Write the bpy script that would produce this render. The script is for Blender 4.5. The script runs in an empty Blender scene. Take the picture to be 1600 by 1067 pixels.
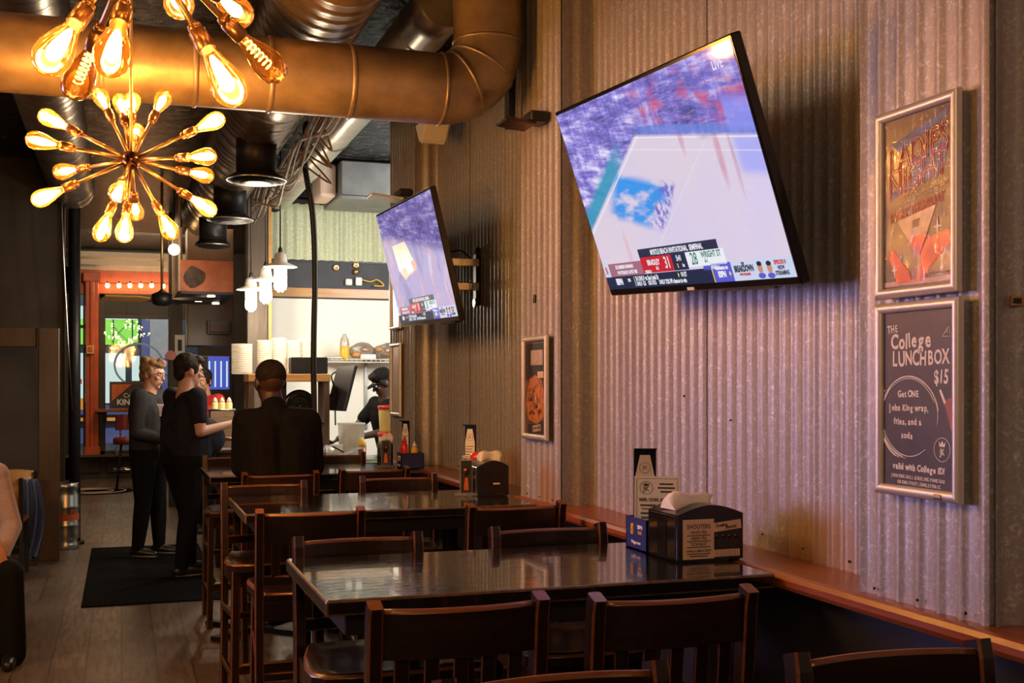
import bpy, bmesh, math, random
from mathutils import Matrix, Vector, Euler
random.seed(7)
PI = math.pi
SC = bpy.context.scene
COL = SC.collection
# ------------------------------------------------------------------ camera
F, V1, HZ, EYE = 1800.0, 190.0, 598.0, 1.55      # focal length in pixels of a 1600 wide frame, corridor vanishing point, horizon row, eye height
YAW = math.atan2(800 - V1, F); SN, CS = math.sin(YAW), math.cos(YAW)
cam = bpy.data.cameras.new('camera'); camo = bpy.data.objects.new('camera', cam); COL.objects.link(camo)
camo.location = (0, 0, EYE); camo.rotation_euler = (PI/2, 0, -YAW)
cam.sensor_width = 36; cam.lens = 36*F/1600; cam.shift_y = (HZ - 533.5)/1600; cam.clip_start = .05; cam.clip_end = 200
SC.camera = camo
# ------------------------------------------------------------------ world, exposure, big lights
w = bpy.data.worlds.new('world'); SC.world = w; w.use_nodes = True
bg = w.node_tree.nodes['Background']; bg.inputs[0].default_value = (.75, .62, .62, 1); bg.inputs[1].default_value = .03
vs = SC.view_settings; vs.view_transform = 'Standard'; vs.look = 'None'; vs.gamma = 1; vs.exposure = 0.0; vs.use_curve_mapping = False
def area(name, loc, rot, sx, sy, power, col):
    l = bpy.data.lights.new(name, 'AREA'); l.shape = 'RECTANGLE'; l.size = sx; l.size_y = sy; l.energy = power; l.color = col
    o = bpy.data.objects.new(name, l); COL.objects.link(o); o.location = loc; o.rotation_euler = rot; return o
def aim(o, tgt): o.rotation_euler = (Vector(tgt) - o.location).to_track_quat('-Z', 'Y').to_euler()
# unseen kitchen light, lowered and tilted to brighten the back wall
o = area('kitchen_fill_light', (3.5, 9.2, 2.7), (0, 0, 0), 1.6, .8, 92, (1, .98, .91)); aim(o, (2.3, 12.4, 2.2))
# screens on the wall opposite, added warm fill behind the camera, unseen left light
o = area('opposite_screen_light', (-2.7, 5.3, 1.75), (0, 0, 0), 1.5, .9, 13, (.68, .50, 1)); aim(o, (2, 2.3, 1.35)); o.data.spread = math.radians(75)
o = area('warm_fill_light', (.03, -.3, 2.55), (0, 0, 0), .7, .7, 17, (1, .60, .30)); aim(o, (1.2, 2.0, .9))
o = area('left_room_light', (-2.6, 5.0, 3.3), (0, 0, 0), 1.2, 1.2, 75, (1, .66, .40)); aim(o, (.2, 6.5, .6))
# lamps over the front bar, an added cornice fill, and the street outside
area('front_bar_light', (.6, 15.8, 3.5), (0, 0, 0), 1.5, 3.0, 50, (1, .70, .42))
o = area('cornice_fill_light', (.4, 17.3, 3.6), (0, 0, 0), 1.4, .4, 34, (1, .78, .52)); aim(o, (.1, 19.7, 3.1))
o = area('street_light', (0, 25.0, 5.0), (0, 0, 0), 5, 3, 420, (.70, .82, 1)); aim(o, (0, 31, 1.5))
# ------------------------------------------------------------------ pixel of the photo -> point of the room
def A(px, py, X=None, Y=None, Z=None, d=None):
    u = (px - 800)/F; v = (HZ - py)/F
    if X is not None: d = X/(SN + u*CS)
    if Y is not None: d = Y/(CS - u*SN)
    if Z is not None: d = (Z - EYE)/v
    return Vector((d*(SN + u*CS), d*(CS - u*SN), EYE + v*d))
# ------------------------------------------------------------------ materials
class NT:
    def __init__(s, name):
        s.m = bpy.data.materials.new(name); s.m.use_nodes = True; s.t = s.m.node_tree
        s.b = s.t.nodes['Principled BSDF']; s.out = s.t.nodes['Material Output']
    def n(s, typ, **kw):
        x = s.t.nodes.new(typ)
        for k, v in kw.items():
            if k.startswith('i_'):
                key = k[2:]; key = int(key) if key.isdigit() else key
                if isinstance(v, bpy.types.NodeSocket): s.t.links.new(v, x.inputs[key])
                else: x.inputs[key].default_value = v
            else: setattr(x, k, v)
        return x
    def math(s, op, a, b=0.0, c=None, clamp=False):
        x = s.n('ShaderNodeMath', operation=op, use_clamp=clamp)
        for i, v in enumerate((a, b, c)):
            if v is None: continue
            if isinstance(v, bpy.types.NodeSocket): s.t.links.new(v, x.inputs[i])
            else: x.inputs[i].default_value = v
        return x.outputs[0]
    def mix(s, fac, a, b, blend='MIX'):
        x = s.n('ShaderNodeMix', data_type='RGBA', blend_type=blend)
        for i, v in ((0, fac), (6, a), (7, b)):
            if isinstance(v, bpy.types.NodeSocket): s.t.links.new(v, x.inputs[i])
            elif i == 0: x.inputs[i].default_value = v
            else: x.inputs[i].default_value = tuple(v) + (1,) if len(v) == 3 else v
        return x.outputs[2]
    def obj(s, scale=(1, 1, 1)):
        tc = s.n('ShaderNodeTexCoord'); mp = s.n('ShaderNodeMapping', i_0=tc.outputs['Object']); mp.inputs['Scale'].default_value = scale
        return mp.outputs[0]
    def noise(s, vec, scale=5, detail=3, rough=.5, dist=0):
        return s.n('ShaderNodeTexNoise', i_Vector=vec, i_Scale=scale, i_Detail=detail, i_Roughness=rough, i_Distortion=dist).outputs[0]
    def ramp(s, fac, *stops):
        r = s.n('ShaderNodeValToRGB', i_0=fac); e = r.color_ramp.elements
        while len(e) < len(stops): e.new(.5)
        for k, (p, c) in enumerate(stops): e[k].position = p; e[k].color = tuple(c) + (1,)
        return r.outputs[0]
    def step(s, v, lo, hi):
        x = s.n('ShaderNodeMapRange', interpolation_type='SMOOTHSTEP', i_1=lo, i_2=hi)
        s.t.links.new(v, x.inputs[0]); return x.outputs[0]
    def set(s, **kw):
        for k, v in kw.items():
            k = {'color': 'Base Color', 'rough': 'Roughness', 'metal': 'Metallic', 'normal': 'Normal', 'ecol': 'Emission Color', 'emit': 'Emission Strength',
                 'spec': 'Specular IOR Level', 'coat': 'Coat Weight', 'alpha': 'Alpha', 'trans': 'Transmission Weight', 'sheen': 'Sheen Weight', 'crough': 'Coat Roughness'}[k]
            if isinstance(v, bpy.types.NodeSocket): s.t.links.new(v, s.b.inputs[k])
            else: s.b.inputs[k].default_value = tuple(v) + (1,) if isinstance(v, (tuple, list)) and len(v) == 3 else v
        return s
    def bump(s, h, strength=.3, dist=.01):
        b = s.n('ShaderNodeBump', i_Strength=strength, i_Distance=dist, i_Height=h); s.t.links.new(b.outputs[0], s.b.inputs['Normal'])
def pm(name, col, rough=.5, metal=0, var=.25, scale=8, stretch=(1, 1, 1), bump=0, **kw):
    m = NT(name); f = m.noise(m.obj(stretch), scale, 4, .6)
    a = tuple(c*(1 - var) for c in col); b = tuple(min(1, c*(1 + var)) for c in col)
    m.set(color=m.ramp(f, (.3, a), (.7, b)), rough=rough, metal=metal, **kw)
    if bump: m.bump(f, bump)
    return m.m
def em(name, col, strength, base=(0, 0, 0)):
    m = NT(name); f = m.noise(m.obj(), 30, 2); m.set(color=base, rough=.4, ecol=m.mix(f, tuple(c*.93 for c in col), col), emit=strength); return m.m
M = {}
# galvanised corrugated sheet
def galv(name, tint=(.36, .35, .36), stain=None, metal=.35):
    m = NT(name); v = m.obj()
    vo = m.n('ShaderNodeTexVoronoi', i_Vector=m.obj((1, 1, 1)), i_Scale=70); g = m.noise(v, 55, 4, .7, 1.5); st = m.noise(m.obj((3, 14, .35)), 3.0, 5, .65); big = m.noise(v, 1.3, 3)
    c = m.mix(m.step(g, .5, .66), tint, tuple(min(1, t*1.75) for t in tint))
    c = m.mix(m.math('MULTIPLY', m.step(vo.outputs['Distance'], .0, .6), .35), c, tuple(t*.65 for t in tint))
    c = m.mix(m.math('MULTIPLY', m.step(st, .48, .75), .55), c, tuple(t*f for t, f in zip(tint, (.62, .52, .45))))
    c = m.mix(m.math('MULTIPLY', m.step(big, .4, .7), .25), c, tuple(t*f for t, f in zip(tint, (1.1, .9, .75))))
    if stain:
        tc = m.n('ShaderNodeTexCoord'); sp = m.n('ShaderNodeSeparateXYZ', i_0=tc.outputs['Object'])
        nn = m.math('MULTIPLY', m.math('SUBTRACT', m.noise(v, 6, 4), .5), .28)
        for (y0, z0, sy, sz) in stain:
            dy = m.math('DIVIDE', m.math('SUBTRACT', sp.outputs[1], y0), sy); dz = m.math('DIVIDE', m.math('SUBTRACT', sp.outputs[2], z0), sz)
            r = m.math('ADD', m.math('SQRT', m.math('ADD', m.math('POWER', dy, 2), m.math('POWER', dz, 2))), m.math('MULTIPLY', nn, 2.6))
            c = m.mix(m.math('MULTIPLY', m.math('SUBTRACT', 1, m.step(r, .35, 1.15)), .72), c, (.36, .19, .05))
    m.set(color=c, rough=.46, metal=metal, spec=.5); m.bump(g, .12, .004); return m.m
M['galv'] = galv('galvanised sheet', (.40, .39, .40), stain=((3.02, 1.04, .26, .17), (5.9, 1.05, .5, .16), (4.95, 1.05, .16, .2)))
M['galv_light'] = galv('pale galvanised sheet', (.52, .58, .40), None, .0)
# woods
def wood(name, dark, light, rough=.28, stretch=(1, 14, 14), scale=3, coat=.3):
    m = NT(name); f = m.noise(m.obj(stretch), scale, 5, .65, .6); g = m.noise(m.obj(), 5, 2)
    m.set(color=m.mix(m.math('MULTIPLY', g, .35), m.ramp(f, (.32, dark), (.7, light)), tuple(d*.6 for d in dark)), rough=rough, coat=coat, crough=.2); m.bump(f, .05, .003); return m.m
M['walnut'] = wood('dark walnut chair wood', (.010, .0045, .0032), (.023, .009, .0055))
M['worn'] = wood('worn orange wood edge', (.11, .034, .012), (.24, .08, .026), .35)
M['ledge'] = wood('varnished red brown ledge', (.20, .045, .012), (.33, .080, .022), .38, (14, 1, 14), 4, .2)
M['oak'] = wood('golden oak', (.40, .19, .05), (.58, .31, .10), .4)
M['grey_wood'] = wood('weathered grey brown wood', (.055, .040, .029), (.11, .078, .055), .65, (12, 12, 1), 3, 0)
M['brown_wood'] = wood('plain brown painted wood', (.075, .042, .024), (.11, .062, .034), .5, (12, 12, 1), 3, .1)
# black lacquered table top with wavy varnish
m = NT('wavy black lacquer'); f = m.noise(m.obj((3.0, 15, 1)), 2.6, 3, .55, .9); g = m.noise(m.obj((9, 40, 1)), 3, 3)
m.set(color=m.ramp(m.noise(m.obj((2, 30, 1)), 3, 4), (.3, (.004, .003, .003)), (.7, (.014, .010, .009))), rough=.09, spec=.7, coat=.6, crough=.04)
m.bump(m.math('ADD', f, m.math('MULTIPLY', g, .30)), .24, .006); M['lacquer'] = m.m
M['lacquer_edge'] = pm('chipped lacquer edge', (.10, .062, .035), .3, 0, .6, 40)
# floor planks
m = NT('brown plank floor'); tc = m.n('ShaderNodeTexCoord'); mp = m.n('ShaderNodeMapping', i_0=tc.outputs['Object']); mp.inputs['Rotation'].default_value = (0, 0, PI/2)
br = m.n('ShaderNodeTexBrick', i_Vector=mp.outputs[0], i_Scale=1.0); br.offset = .37
br.inputs['Color1'].default_value = (.105, .070, .048, 1); br.inputs['Color2'].default_value = (.225, .160, .115, 1); br.inputs['Mortar'].default_value = (.035, .023, .016, 1)
br.inputs['Mortar Size'].default_value = .006; br.inputs['Brick Width'].default_value = 1.05; br.inputs['Row Height'].default_value = .185; br.inputs['Mortar Smooth'].default_value = .3
gr = m.noise(m.obj((9, .9, 1)), 4, 5, .65); dirt = m.noise(m.obj(), 1.6, 4)
c = m.mix(m.step(gr, .35, .7), br.outputs[0], (.085, .055, .038)); c = m.mix(m.math('MULTIPLY', m.step(dirt, .45, .7), .4), c, (.20, .145, .11))
m.set(color=c, rough=m.math('ADD', m.math('MULTIPLY', gr, .25), .28), spec=.5); m.bump(gr, .06, .003); M['floor'] = m.m
# ceiling: black textured foam
m = NT('black textured ceiling'); f = m.noise(m.obj(), 9, 5, .75, 1.0); m.set(color=(.010, .008, .006), rough=.22, spec=.6); m.bump(f, 1.0, .12); M['ceiling'] = m.m
M['black_wall'] = pm('flat black paint', (.034, .024, .017), .55, 0, .3, 3)
M['black'] = pm('satin black', (.012, .011, .012), .38, 0, .3, 12)
M['black_gloss'] = pm('gloss black plastic', (.010, .009, .010), .16, 0, .3, 12)
M['rubber'] = pm('black rubber mat', (.007, .0065, .007), .9, 0, .4, 30, bump=.3, spec=.05)
M['black_metal'] = pm('black cast iron', (.016, .014, .014), .45, .5, .3, 20)
M['wainscot'] = pm('blue black painted panel', (.010, .010, .018), .5, 0, .5, 6)
M['chrome'] = pm('chrome', (.72, .70, .68), .12, 1, .05, 20)
M['steel'] = pm('brushed steel', (.52, .51, .49), .32, 1, .15, 6, (1, 1, 18))
M['silver_frame'] = pm('satin aluminium', (.66, .62, .61), .38, .45, .05, 20)
M['bronze'] = pm('antique bronze', (.20, .085, .045), .25, 1, .25, 20)
M['socket'] = pm('brown bronze socket', (.30, .15, .075), .3, .85, .2, 20)
M['brass'] = pm('warm brass', (.55, .34, .16), .34, .9, .15, 20)
M['duct'] = pm('tarnished duct metal', (.30, .225, .155), .40, .55, .45, 4, (1, 1, 1))
M['duct_spiral'] = pm('spiral duct metal', (.33, .25, .18), .30, .8, .3, 6)
M['duct_silver'] = pm('bright duct metal', (.52, .49, .44), .30, .8, .2, 6)
M['white'] = pm('white painted wall', (.80, .79, .74), .5, 0, .04, 3)
M['white_plastic'] = pm('white plastic', (.78, .76, .70), .35, 0, .05, 10)
M['paper'] = pm('white paper', (.74, .71, .69), .7, 0, .05, 14)
M['navy_band'] = pm('slate blue band', (.040, .046, .060), .6, 0, .2, 4)
M['orange_paint'] = pm('orange red paint', (.50, .085, .022), .45, 0, .2, 5)
M['cornice'] = pm('cream painted cornice', (.62, .50, .40), .5, 0, .08, 6)
M['red_plastic'] = pm('red plastic', (.60, .022, .02), .3, 0, .1, 10)
M['yellow_plastic'] = pm('yellow plastic', (.75, .42, .03), .35, 0, .1, 10)
M['pale_yellow'] = pm('pale yellow sauce', (.74, .60, .24), .4, 0, .1, 10)
M['blue_plastic'] = pm('royal blue card', (.018, .03, .17), .4, 0, .15, 10)
M['cream'] = pm('cream card', (.66, .50, .40), .6, 0, .08, 14)
M['ink'] = pm('black ink', (.02, .018, .02), .6, 0, .1, 10)
M['white_ink'] = pm('chalk white ink', (.80, .77, .76), .7, 0, .08, 60)
M['red_leather'] = pm('oxblood vinyl', (.19, .028, .026), .35, 0, .2, 12)
M['cable'] = pm('black cable sheath', (.015, .012, .010), .45, 0, .2, 20)
M['wire'] = pm('pale brown wire', (.30, .22, .15), .5, 0, .3, 20)
# glass
def glass(name, tint=(1, 1, 1), gloss=.08, haze=0, hazecol=(.8, .8, .8), rough=.03):
    m = NT(name); t = m.t; f = m.noise(m.obj(), 20, 2)
    tr = m.n('ShaderNodeBsdfTransparent', i_0=m.mix(f, tuple(c*.97 for c in tint), tint)); gl = m.n('ShaderNodeBsdfGlossy', i_Roughness=rough); fr = m.n('ShaderNodeFresnel', i_0=1.45)
    mx = m.n('ShaderNodeMixShader', i_0=m.math('ADD', m.math('MULTIPLY', fr.outputs[0], .8), gloss*.3), i_1=tr.outputs[0], i_2=gl.outputs[0]); last = mx
    if haze:
        a = m.n('ShaderNodeBsdfTranslucent', i_0=tuple(hazecol) + (1,)); b = m.n('ShaderNodeBsdfDiffuse', i_0=tuple(hazecol) + (1,)); ab = m.n('ShaderNodeMixShader', i_0=.5, i_1=a.outputs[0], i_2=b.outputs[0])
        last = m.n('ShaderNodeMixShader', i_0=haze, i_1=mx.outputs[0], i_2=ab.outputs[0])
    t.links.new(last.outputs[0], m.out.inputs[0]); return m.m
M['glass'] = glass('window glass', (.93, .96, .96))
M['bulb_glass'] = glass('amber bulb glass', (1, .74, .36), .15, .022, (1, .50, .12))
M['clear_plastic'] = glass('clear plastic', (.9, .88, .85), .2, .22, (.8, .74, .68), .12)
M['cloudy'] = glass('cloudy plastic', (.9, .88, .84), .1, .62, (.86, .82, .74), .3)
M['film'] = glass('wrinkled clear film', (.96, .96, .96), .25, 0, rough=.05)
for nm, c, s in (('filament', (1, .52, .15), 250), ('filament_near', (1, .50, .14), 85), ('coil', (1, .50, .14), 18), ('globe', (1, .66, .26), 10), ('string', (1, .62, .24), 30),
              ('kitchen_lamp', (1, .84, .60), 42), ('downlight', (1, .80, .55), 14), ('neon', (.85, .85, .95), .16), ('fridge', (.13, .18, .95), .5), ('fridge_w', (.55, .80, .90), 1.1),
              ('shop_green', (.26, .72, .05), 1.25), ('shop_white', (.72, .88, .82), 1.05), ('shop_blue', (.12, .14, .36), .55), ('shop_dark', (.02, .025, .04), .3), ('shop_red', (.8, .08, .03), .7), ('shop_orange', (.9, .34, .03), .8), ('led_red', (1, .05, .02), 4)):
    M[nm] = em(nm.replace('_', ' '), c, s)
# ------------------------------------------------------------------ mesh collector
def rotm(rx=0, ry=0, rz=0): return Euler((rx, ry, rz)).to_matrix().to_4x4()
def frame(o, u, v, n):
    m = Matrix.Identity(4)
    for i in range(3): m[i][0] = u[i]; m[i][1] = v[i]; m[i][2] = n[i]; m[i][3] = o[i]
    return m
def along(p0, p1):
    d = Vector(p1) - Vector(p0); q = d.to_track_quat('Z', 'Y'); return Matrix.Translation(Vector(p0)) @ q.to_matrix().to_4x4(), d.length
class MB:
    def __init__(s, *mats): s.b = bmesh.new(); s.mats = list(mats)
    def mi(s, m):
        if m is None: return 0
        m = M[m] if isinstance(m, str) else m
        mm = [M[x] if isinstance(x, str) else x for x in s.mats]
        if m in mm: return mm.index(m)
        s.mats.append(m); return len(s.mats) - 1
    def face(s, vs, i=0, sm=False):
        try: f = s.b.faces.new(vs); f.material_index = i; f.smooth = sm; return f
        except ValueError: return None
    def poly(s, pts, m=None): return s.face([s.b.verts.new(p) for p in pts], s.mi(m))
    def box(s, c, size, rot=None, bevel=0, m=None, edge=None, seg=1):
        i = s.mi(m); T = Matrix.Translation(Vector(c)) @ (rot or Matrix.Identity(4)) @ Matrix.Diagonal((size[0], size[1], size[2], 1))
        r = bmesh.ops.create_cube(s.b, size=1, matrix=T); vs = r['verts']; es = list({e for v in vs for e in v.link_edges}); fs = {f for v in vs for f in v.link_faces}
        for f in fs: f.material_index = i
        if bevel:
            ei = s.mi(edge) if edge else -1
            g = bmesh.ops.bevel(s.b, geom=es, offset=min(bevel, min(size)*.45), segments=seg, affect='EDGES', profile=.5, material=ei)
        return s
    def ring(s, T, r, n, rx=1, ry=1): return [s.b.verts.new(T @ Vector((r*rx*math.cos(2*PI*k/n), r*ry*math.sin(2*PI*k/n), 0))) for k in range(n)]
    def bridge(s, a, b, i, sm=True):
        n = len(a)
        for k in range(n): s.face((a[k], a[(k+1) % n], b[(k+1) % n], b[k]), i, sm)
    def cyl(s, p0, p1, r0, r1=None, n=16, m=None, caps=True):
        r1 = r0 if r1 is None else r1; i = s.mi(m); T, L = along(p0, p1)
        a = s.ring(T, r0, n); b = s.ring(T @ Matrix.Translation((0, 0, L)), r1, n); s.bridge(a, b, i)
        if caps: s.face(a[::-1], i); s.face(b, i)
        return s
    def lathe(s, prof, T=None, n=20, m=None, cap0=True, cap1=True):
        i = s.mi(m); T = T or Matrix.Identity(4); rs = []
        for r, z in prof: rs.append(s.ring(T @ Matrix.Translation((0, 0, z)), max(r, 1e-4), n))
        for a, b in zip(rs, rs[1:]): s.bridge(a, b, i)
        if cap0: s.face(rs[0][::-1], i)
        if cap1: s.face(rs[-1], i)
        return s
    def tube(s, pts, r, n=8, m=None, caps=True, closed=False):
        i = s.mi(m); pts = [Vector(p) for p in pts]; rs = []; N = len(pts); up = None
        for k in range(N):
            a = pts[(k-1) % N] if (k or closed) else pts[k]; b = pts[(k+1) % N] if (k < N-1 or closed) else pts[k]; d = (b - a).normalized()
            if up is None: up = d.orthogonal().normalized()
            up = (up - d*up.dot(d)); up = up.normalized() if up.length > 1e-6 else d.orthogonal().normalized()
            sd = d.cross(up); rr = r[k] if isinstance(r, (list, tuple)) else r
            rs.append([s.b.verts.new(pts[k] + (up*math.cos(2*PI*j/n) + sd*math.sin(2*PI*j/n))*rr) for j in range(n)])
        for a, b in zip(rs, rs[1:]): s.bridge(a, b, i)
        if closed: s.bridge(rs[-1], rs[0], i)
        elif caps: s.face(rs[0][::-1], i); s.face(rs[-1], i)
        return s
    def ball(s, c, r, m=None, sub=2, sc=(1, 1, 1), rot=None):
        i = s.mi(m); T = Matrix.Translation(Vector(c)) @ (rot or Matrix.Identity(4)) @ Matrix.Diagonal((sc[0], sc[1], sc[2], 1))
        g = bmesh.ops.create_icosphere(s.b, subdivisions=sub, radius=r, matrix=T)
        for f in {f for v in g['verts'] for f in v.link_faces}: f.material_index = i; f.smooth = True
        return s
    def prism(s, pts, T, h, m=None):       # outline in local xy, extruded h along local z
        i = s.mi(m); a = [s.b.verts.new(T @ Vector((x, y, 0))) for x, y in pts]; b = [s.b.verts.new(T @ Vector((x, y, h))) for x, y in pts]
        s.bridge(a, b, i, False); s.face(a[::-1], i); s.face(b, i); return s
    def mesh(s, me, T, m=None):
        i = s.mi(m); vs = [s.b.verts.new(T @ v.co) for v in me.vertices]
        for p in me.polygons: s.face([vs[k] for k in p.vertices], i)
        return s
    def text(s, txt, size, T, m=None, ax='CENTER', wx=1.0, bold=0, outline=0, spacing=1.0, depth=.0003):
        cu = bpy.data.curves.new('t', 'FONT'); cu.body = txt; cu.size = size; cu.align_x = ax; cu.align_y = 'CENTER'; cu.space_character = spacing; cu.resolution_u = 3
        if outline: cu.fill_mode = 'NONE'; cu.bevel_depth = outline; cu.bevel_resolution = 1
        else: cu.extrude = depth; cu.offset = bold
        o = bpy.data.objects.new('t', cu); COL.objects.link(o); bpy.context.view_layer.update()
        me = bpy.data.meshes.new_from_object(o.evaluated_get(bpy.context.evaluated_depsgraph_get()))
        s.mesh(me, T @ Matrix.Diagonal((wx, 1, 1, 1)), m)
        bpy.data.objects.remove(o); bpy.data.curves.remove(cu); bpy.data.meshes.remove(me); return s
    def build(s, name, parent=None, world=False, fix=True, **props):
        if fix: bmesh.ops.recalc_face_normals(s.b, faces=s.b.faces)
        if world and parent is not None: s.b.transform(RM[root_of(parent)].inverted())
        me = bpy.data.meshes.new(name); s.b.to_mesh(me); s.b.free()
        for x in s.mats: me.materials.append(M[x] if isinstance(x, str) else x)
        o = bpy.data.objects.new(name, me); COL.objects.link(o)
        if parent is not None: o.parent = parent
        for k, v in props.items(): o[k] = v
        return o
RM = {}
def root_of(o):
    while o.parent is not None: o = o.parent
    return o.name
def thing(name, label, cat, loc=(0, 0, 0), rz=0, group=None, T=None):
    o = bpy.data.objects.new(name, None); COL.objects.link(o); o.empty_display_size = .05
    if T is None: T = Matrix.Translation(Vector(loc)) @ Matrix.Rotation(rz, 4, 'Z')
    o.location = T.to_translation(); o.rotation_euler = T.to_euler(); RM[o.name] = T
    o['label'] = label; o['category'] = cat
    if group: o['group'] = group
    return o
def tag(o, label, cat, group=None, kind=None):
    o['label'] = label; o['category'] = cat
    if group: o['group'] = group
    if kind: o['kind'] = kind
    return o
def origin(o, p):          # a one mesh thing gets its own base as origin
    p = Vector(p); o.data.transform(Matrix.Translation(-p)); o.location = p; return o
def solo(mb, name, label, cat, base=None, group=None):
    o = mb.build(name)
    if base is None:
        vs = [v.co for v in o.data.vertices]; base = (sum(v.x for v in vs)/len(vs), sum(v.y for v in vs)/len(vs), min(v.z for v in vs))
    origin(o, base); return tag(o, label, cat, group)
def struct(mb, name, label=None, parent=None):
    o = mb.build(name, parent)
    if parent is None: o['kind'] = 'structure'
    if label: o['label'] = label
    return o
def dup(root, loc, rz, label, group=None):
    r = root.copy(); COL.objects.link(r); r.location = loc; r.rotation_euler = (0, 0, rz); r['label'] = label
    if group: r['group'] = group
    def rec(a, b):
        for ch in a.children:
            c = ch.copy(); COL.objects.link(c); c.parent = b; rec(ch, c)
    rec(root, r); return r
def bz(*pts, n=8):         # smooth curve through points
    P = [Vector(p) for p in pts]; out = []
    for k in range(len(P) - 1):
        a, b, c, d = P[max(k-1, 0)], P[k], P[k+1], P[min(k+2, len(P)-1)]
        for j in range(n):
            t = j/n; out.append(.5*((2*b) + (c-a)*t + (2*a-5*b+4*c-d)*t*t + (3*b-a-3*c+d)*t**3))
    return out + [P[-1]]
# ------------------------------------------------------------------ room shell
WX, PX, LX, TOP = 2.015, 1.845, 1.80, 3.70        # wall, pier front, ledge nosing, ceiling
mb = MB('floor'); mb.box((.9, 12, -.05), (9, 26, .1)); struct(mb, 'floor')
mb = MB('ceiling'); mb.box((-.6, 8.5, TOP + .05), (6.2, 23, .1)); mb.box((4.5, 4.6, TOP + .05), (4.0, 9.6, .1)); struct(mb, 'ceiling')
mb = MB('white'); mb.box((4.5, 11.0, TOP + .05), (4.0, 3.2, .1)); o = struct(mb, 'ceiling_kitchen')
def corrug(mb, o, u, n, L, z0, z1, depth=.009, pitch=.068, sharp=3.8, seams=.74, i=0):
    """ribbed sheets: origin o, direction u along the wall, n outward"""
    o, u, n = Vector(o), Vector(u), Vector(n); s = 0; k = 0
    while s < L - 1e-4:
        e = min(s + seams + .02*((k*7) % 3 - 1), L); cols = []; N = max(2, int((e + .03 - s)/pitch*9)); off = .0035*(k % 2)
        for j in range(N + 1):
            t = s + (e + (.03 if e < L else 0) - s)*j/N; ph = (.5 + .5*math.cos(2*PI*t/pitch))**sharp
            lift = .004*max(0, 1 - (t - s)/.03) if k else 0
            p = o + u*t + n*(off + depth*ph + lift); cols.append((mb.b.verts.new((p.x, p.y, z0)), mb.b.verts.new((p.x, p.y, z1))))
        for a, b in zip(cols, cols[1:]): mb.face((a[0], b[0], b[1], a[1]), i, True)
        s = e; k += 1
mb = MB('galv', 'black_wall'); mb.box((WX + .075, 3.9, TOP/2), (.13, 9.0, TOP), m='black_wall'); corrug(mb, (WX - .002, 8.2, 0), (0, -1, 0), (-1, 0, 0), 8.6, .96, TOP)
for y, z in ((3.34, 1.05), (3.1, 1.035), (2.86, 1.03), (3.62, 1.05), (3.55, 1.42), (3.9, 1.5), (4.3, 1.05)): mb.ball((WX - .010, y, z), .0045, 'black', 1)
struct(mb, 'wall_right', 'corrugated galvanised steel wall')
def pier(name, y0, y1, label):
    mb = MB('galv', 'black'); mb.box(((PX + WX)/2 + .012, (y0 + y1)/2, (TOP + .975)/2), (WX - PX - .02, y1 - y0 - .03, TOP - .975))
    corrug(mb, (PX + .012, y1, 0), (0, -1, 0), (-1, 0, 0), y1 - y0, .978, TOP, .011, .076, 3.4, .9)
    corrug(mb, (PX + .012, y0, 0), (1, 0, 0), (0, -1, 0), WX - PX - .012, .99, TOP, .016, .085, 1.4, .9)
    for k in range(3): mb.ball((PX - .006, y0 + .06 + k*.17, 1.02), .0045, 'black', 1)
    struct(mb, name, label)
pier('trim_1', 2.115, 2.585, 'corrugated steel pier that carries the two large posters'); pier('trim_2', 4.80, 5.31, 'corrugated steel pier between the two screens'); pier('trim_3', 7.48, 8.2, 'corrugated steel pier at the end of the wall')
mb = MB('ledge'); prof = [(LX + .008, .955), (LX, .968), (LX, .984), (LX + .007, .996), (LX + .02, 1.0), (WX + .03, 1.0), (WX + .03, .955)]
a = [mb.b.verts.new((x, -.5, z)) for x, z in prof]; b = [mb.b.verts.new((x, 8.2, z)) for x, z in prof]; mb.bridge(a, b, 0, False); mb.face(a); mb.face(b)
struct(mb, 'trim_4', 'red brown varnished wood ledge along the wall')
mb = MB('wainscot'); mb.box((1.95, 3.85, .478), (.12, 8.7, .954)); mb.box((1.885, 3.85, .06), (.02, 8.7, .12)); struct(mb, 'wall_right_lower', 'blue black panel below the ledge')
# left partition, with its framed opening
mb = MB('black_wall'); mb.box((-2.42, 11.98, TOP/2), (3.8, .12, TOP)); mb.box((-2.6, 9.4, 2.85), (3.2, .12, 1.7)); struct(mb, 'wall_left')
mb = MB('brown_wood'); mb.box((-.60, 10.84, 1.015), (.17, .10, 2.03), bevel=.006); mb.box((-2.2, 10.85, 1.945), (3.0, .09, .17), bevel=.006); struct(mb, 'trim_5', 'brown post and beam framing the dark alcove')
mb = MB('black_metal'); mb.cyl((-.43, 11.86, 0), (-.43, 11.86, TOP), .055, n=20); mb.cyl((-.43, 11.86, 0), (-.43, 11.86, .03), .09, n=20); struct(mb, 'trim_6', 'black round steel column')
mb = MB('steel'); mb.tube([A(92, 225, Y=11.6), A(99, 400, Y=11.6), A(106, 530, Y=11.65), A(113, 640, Y=11.7)], [.012, .011, .008, .004], 8); solo(mb, 'conduit', 'thin pale conduit slanting down beside the black column', 'conduit')
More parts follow.
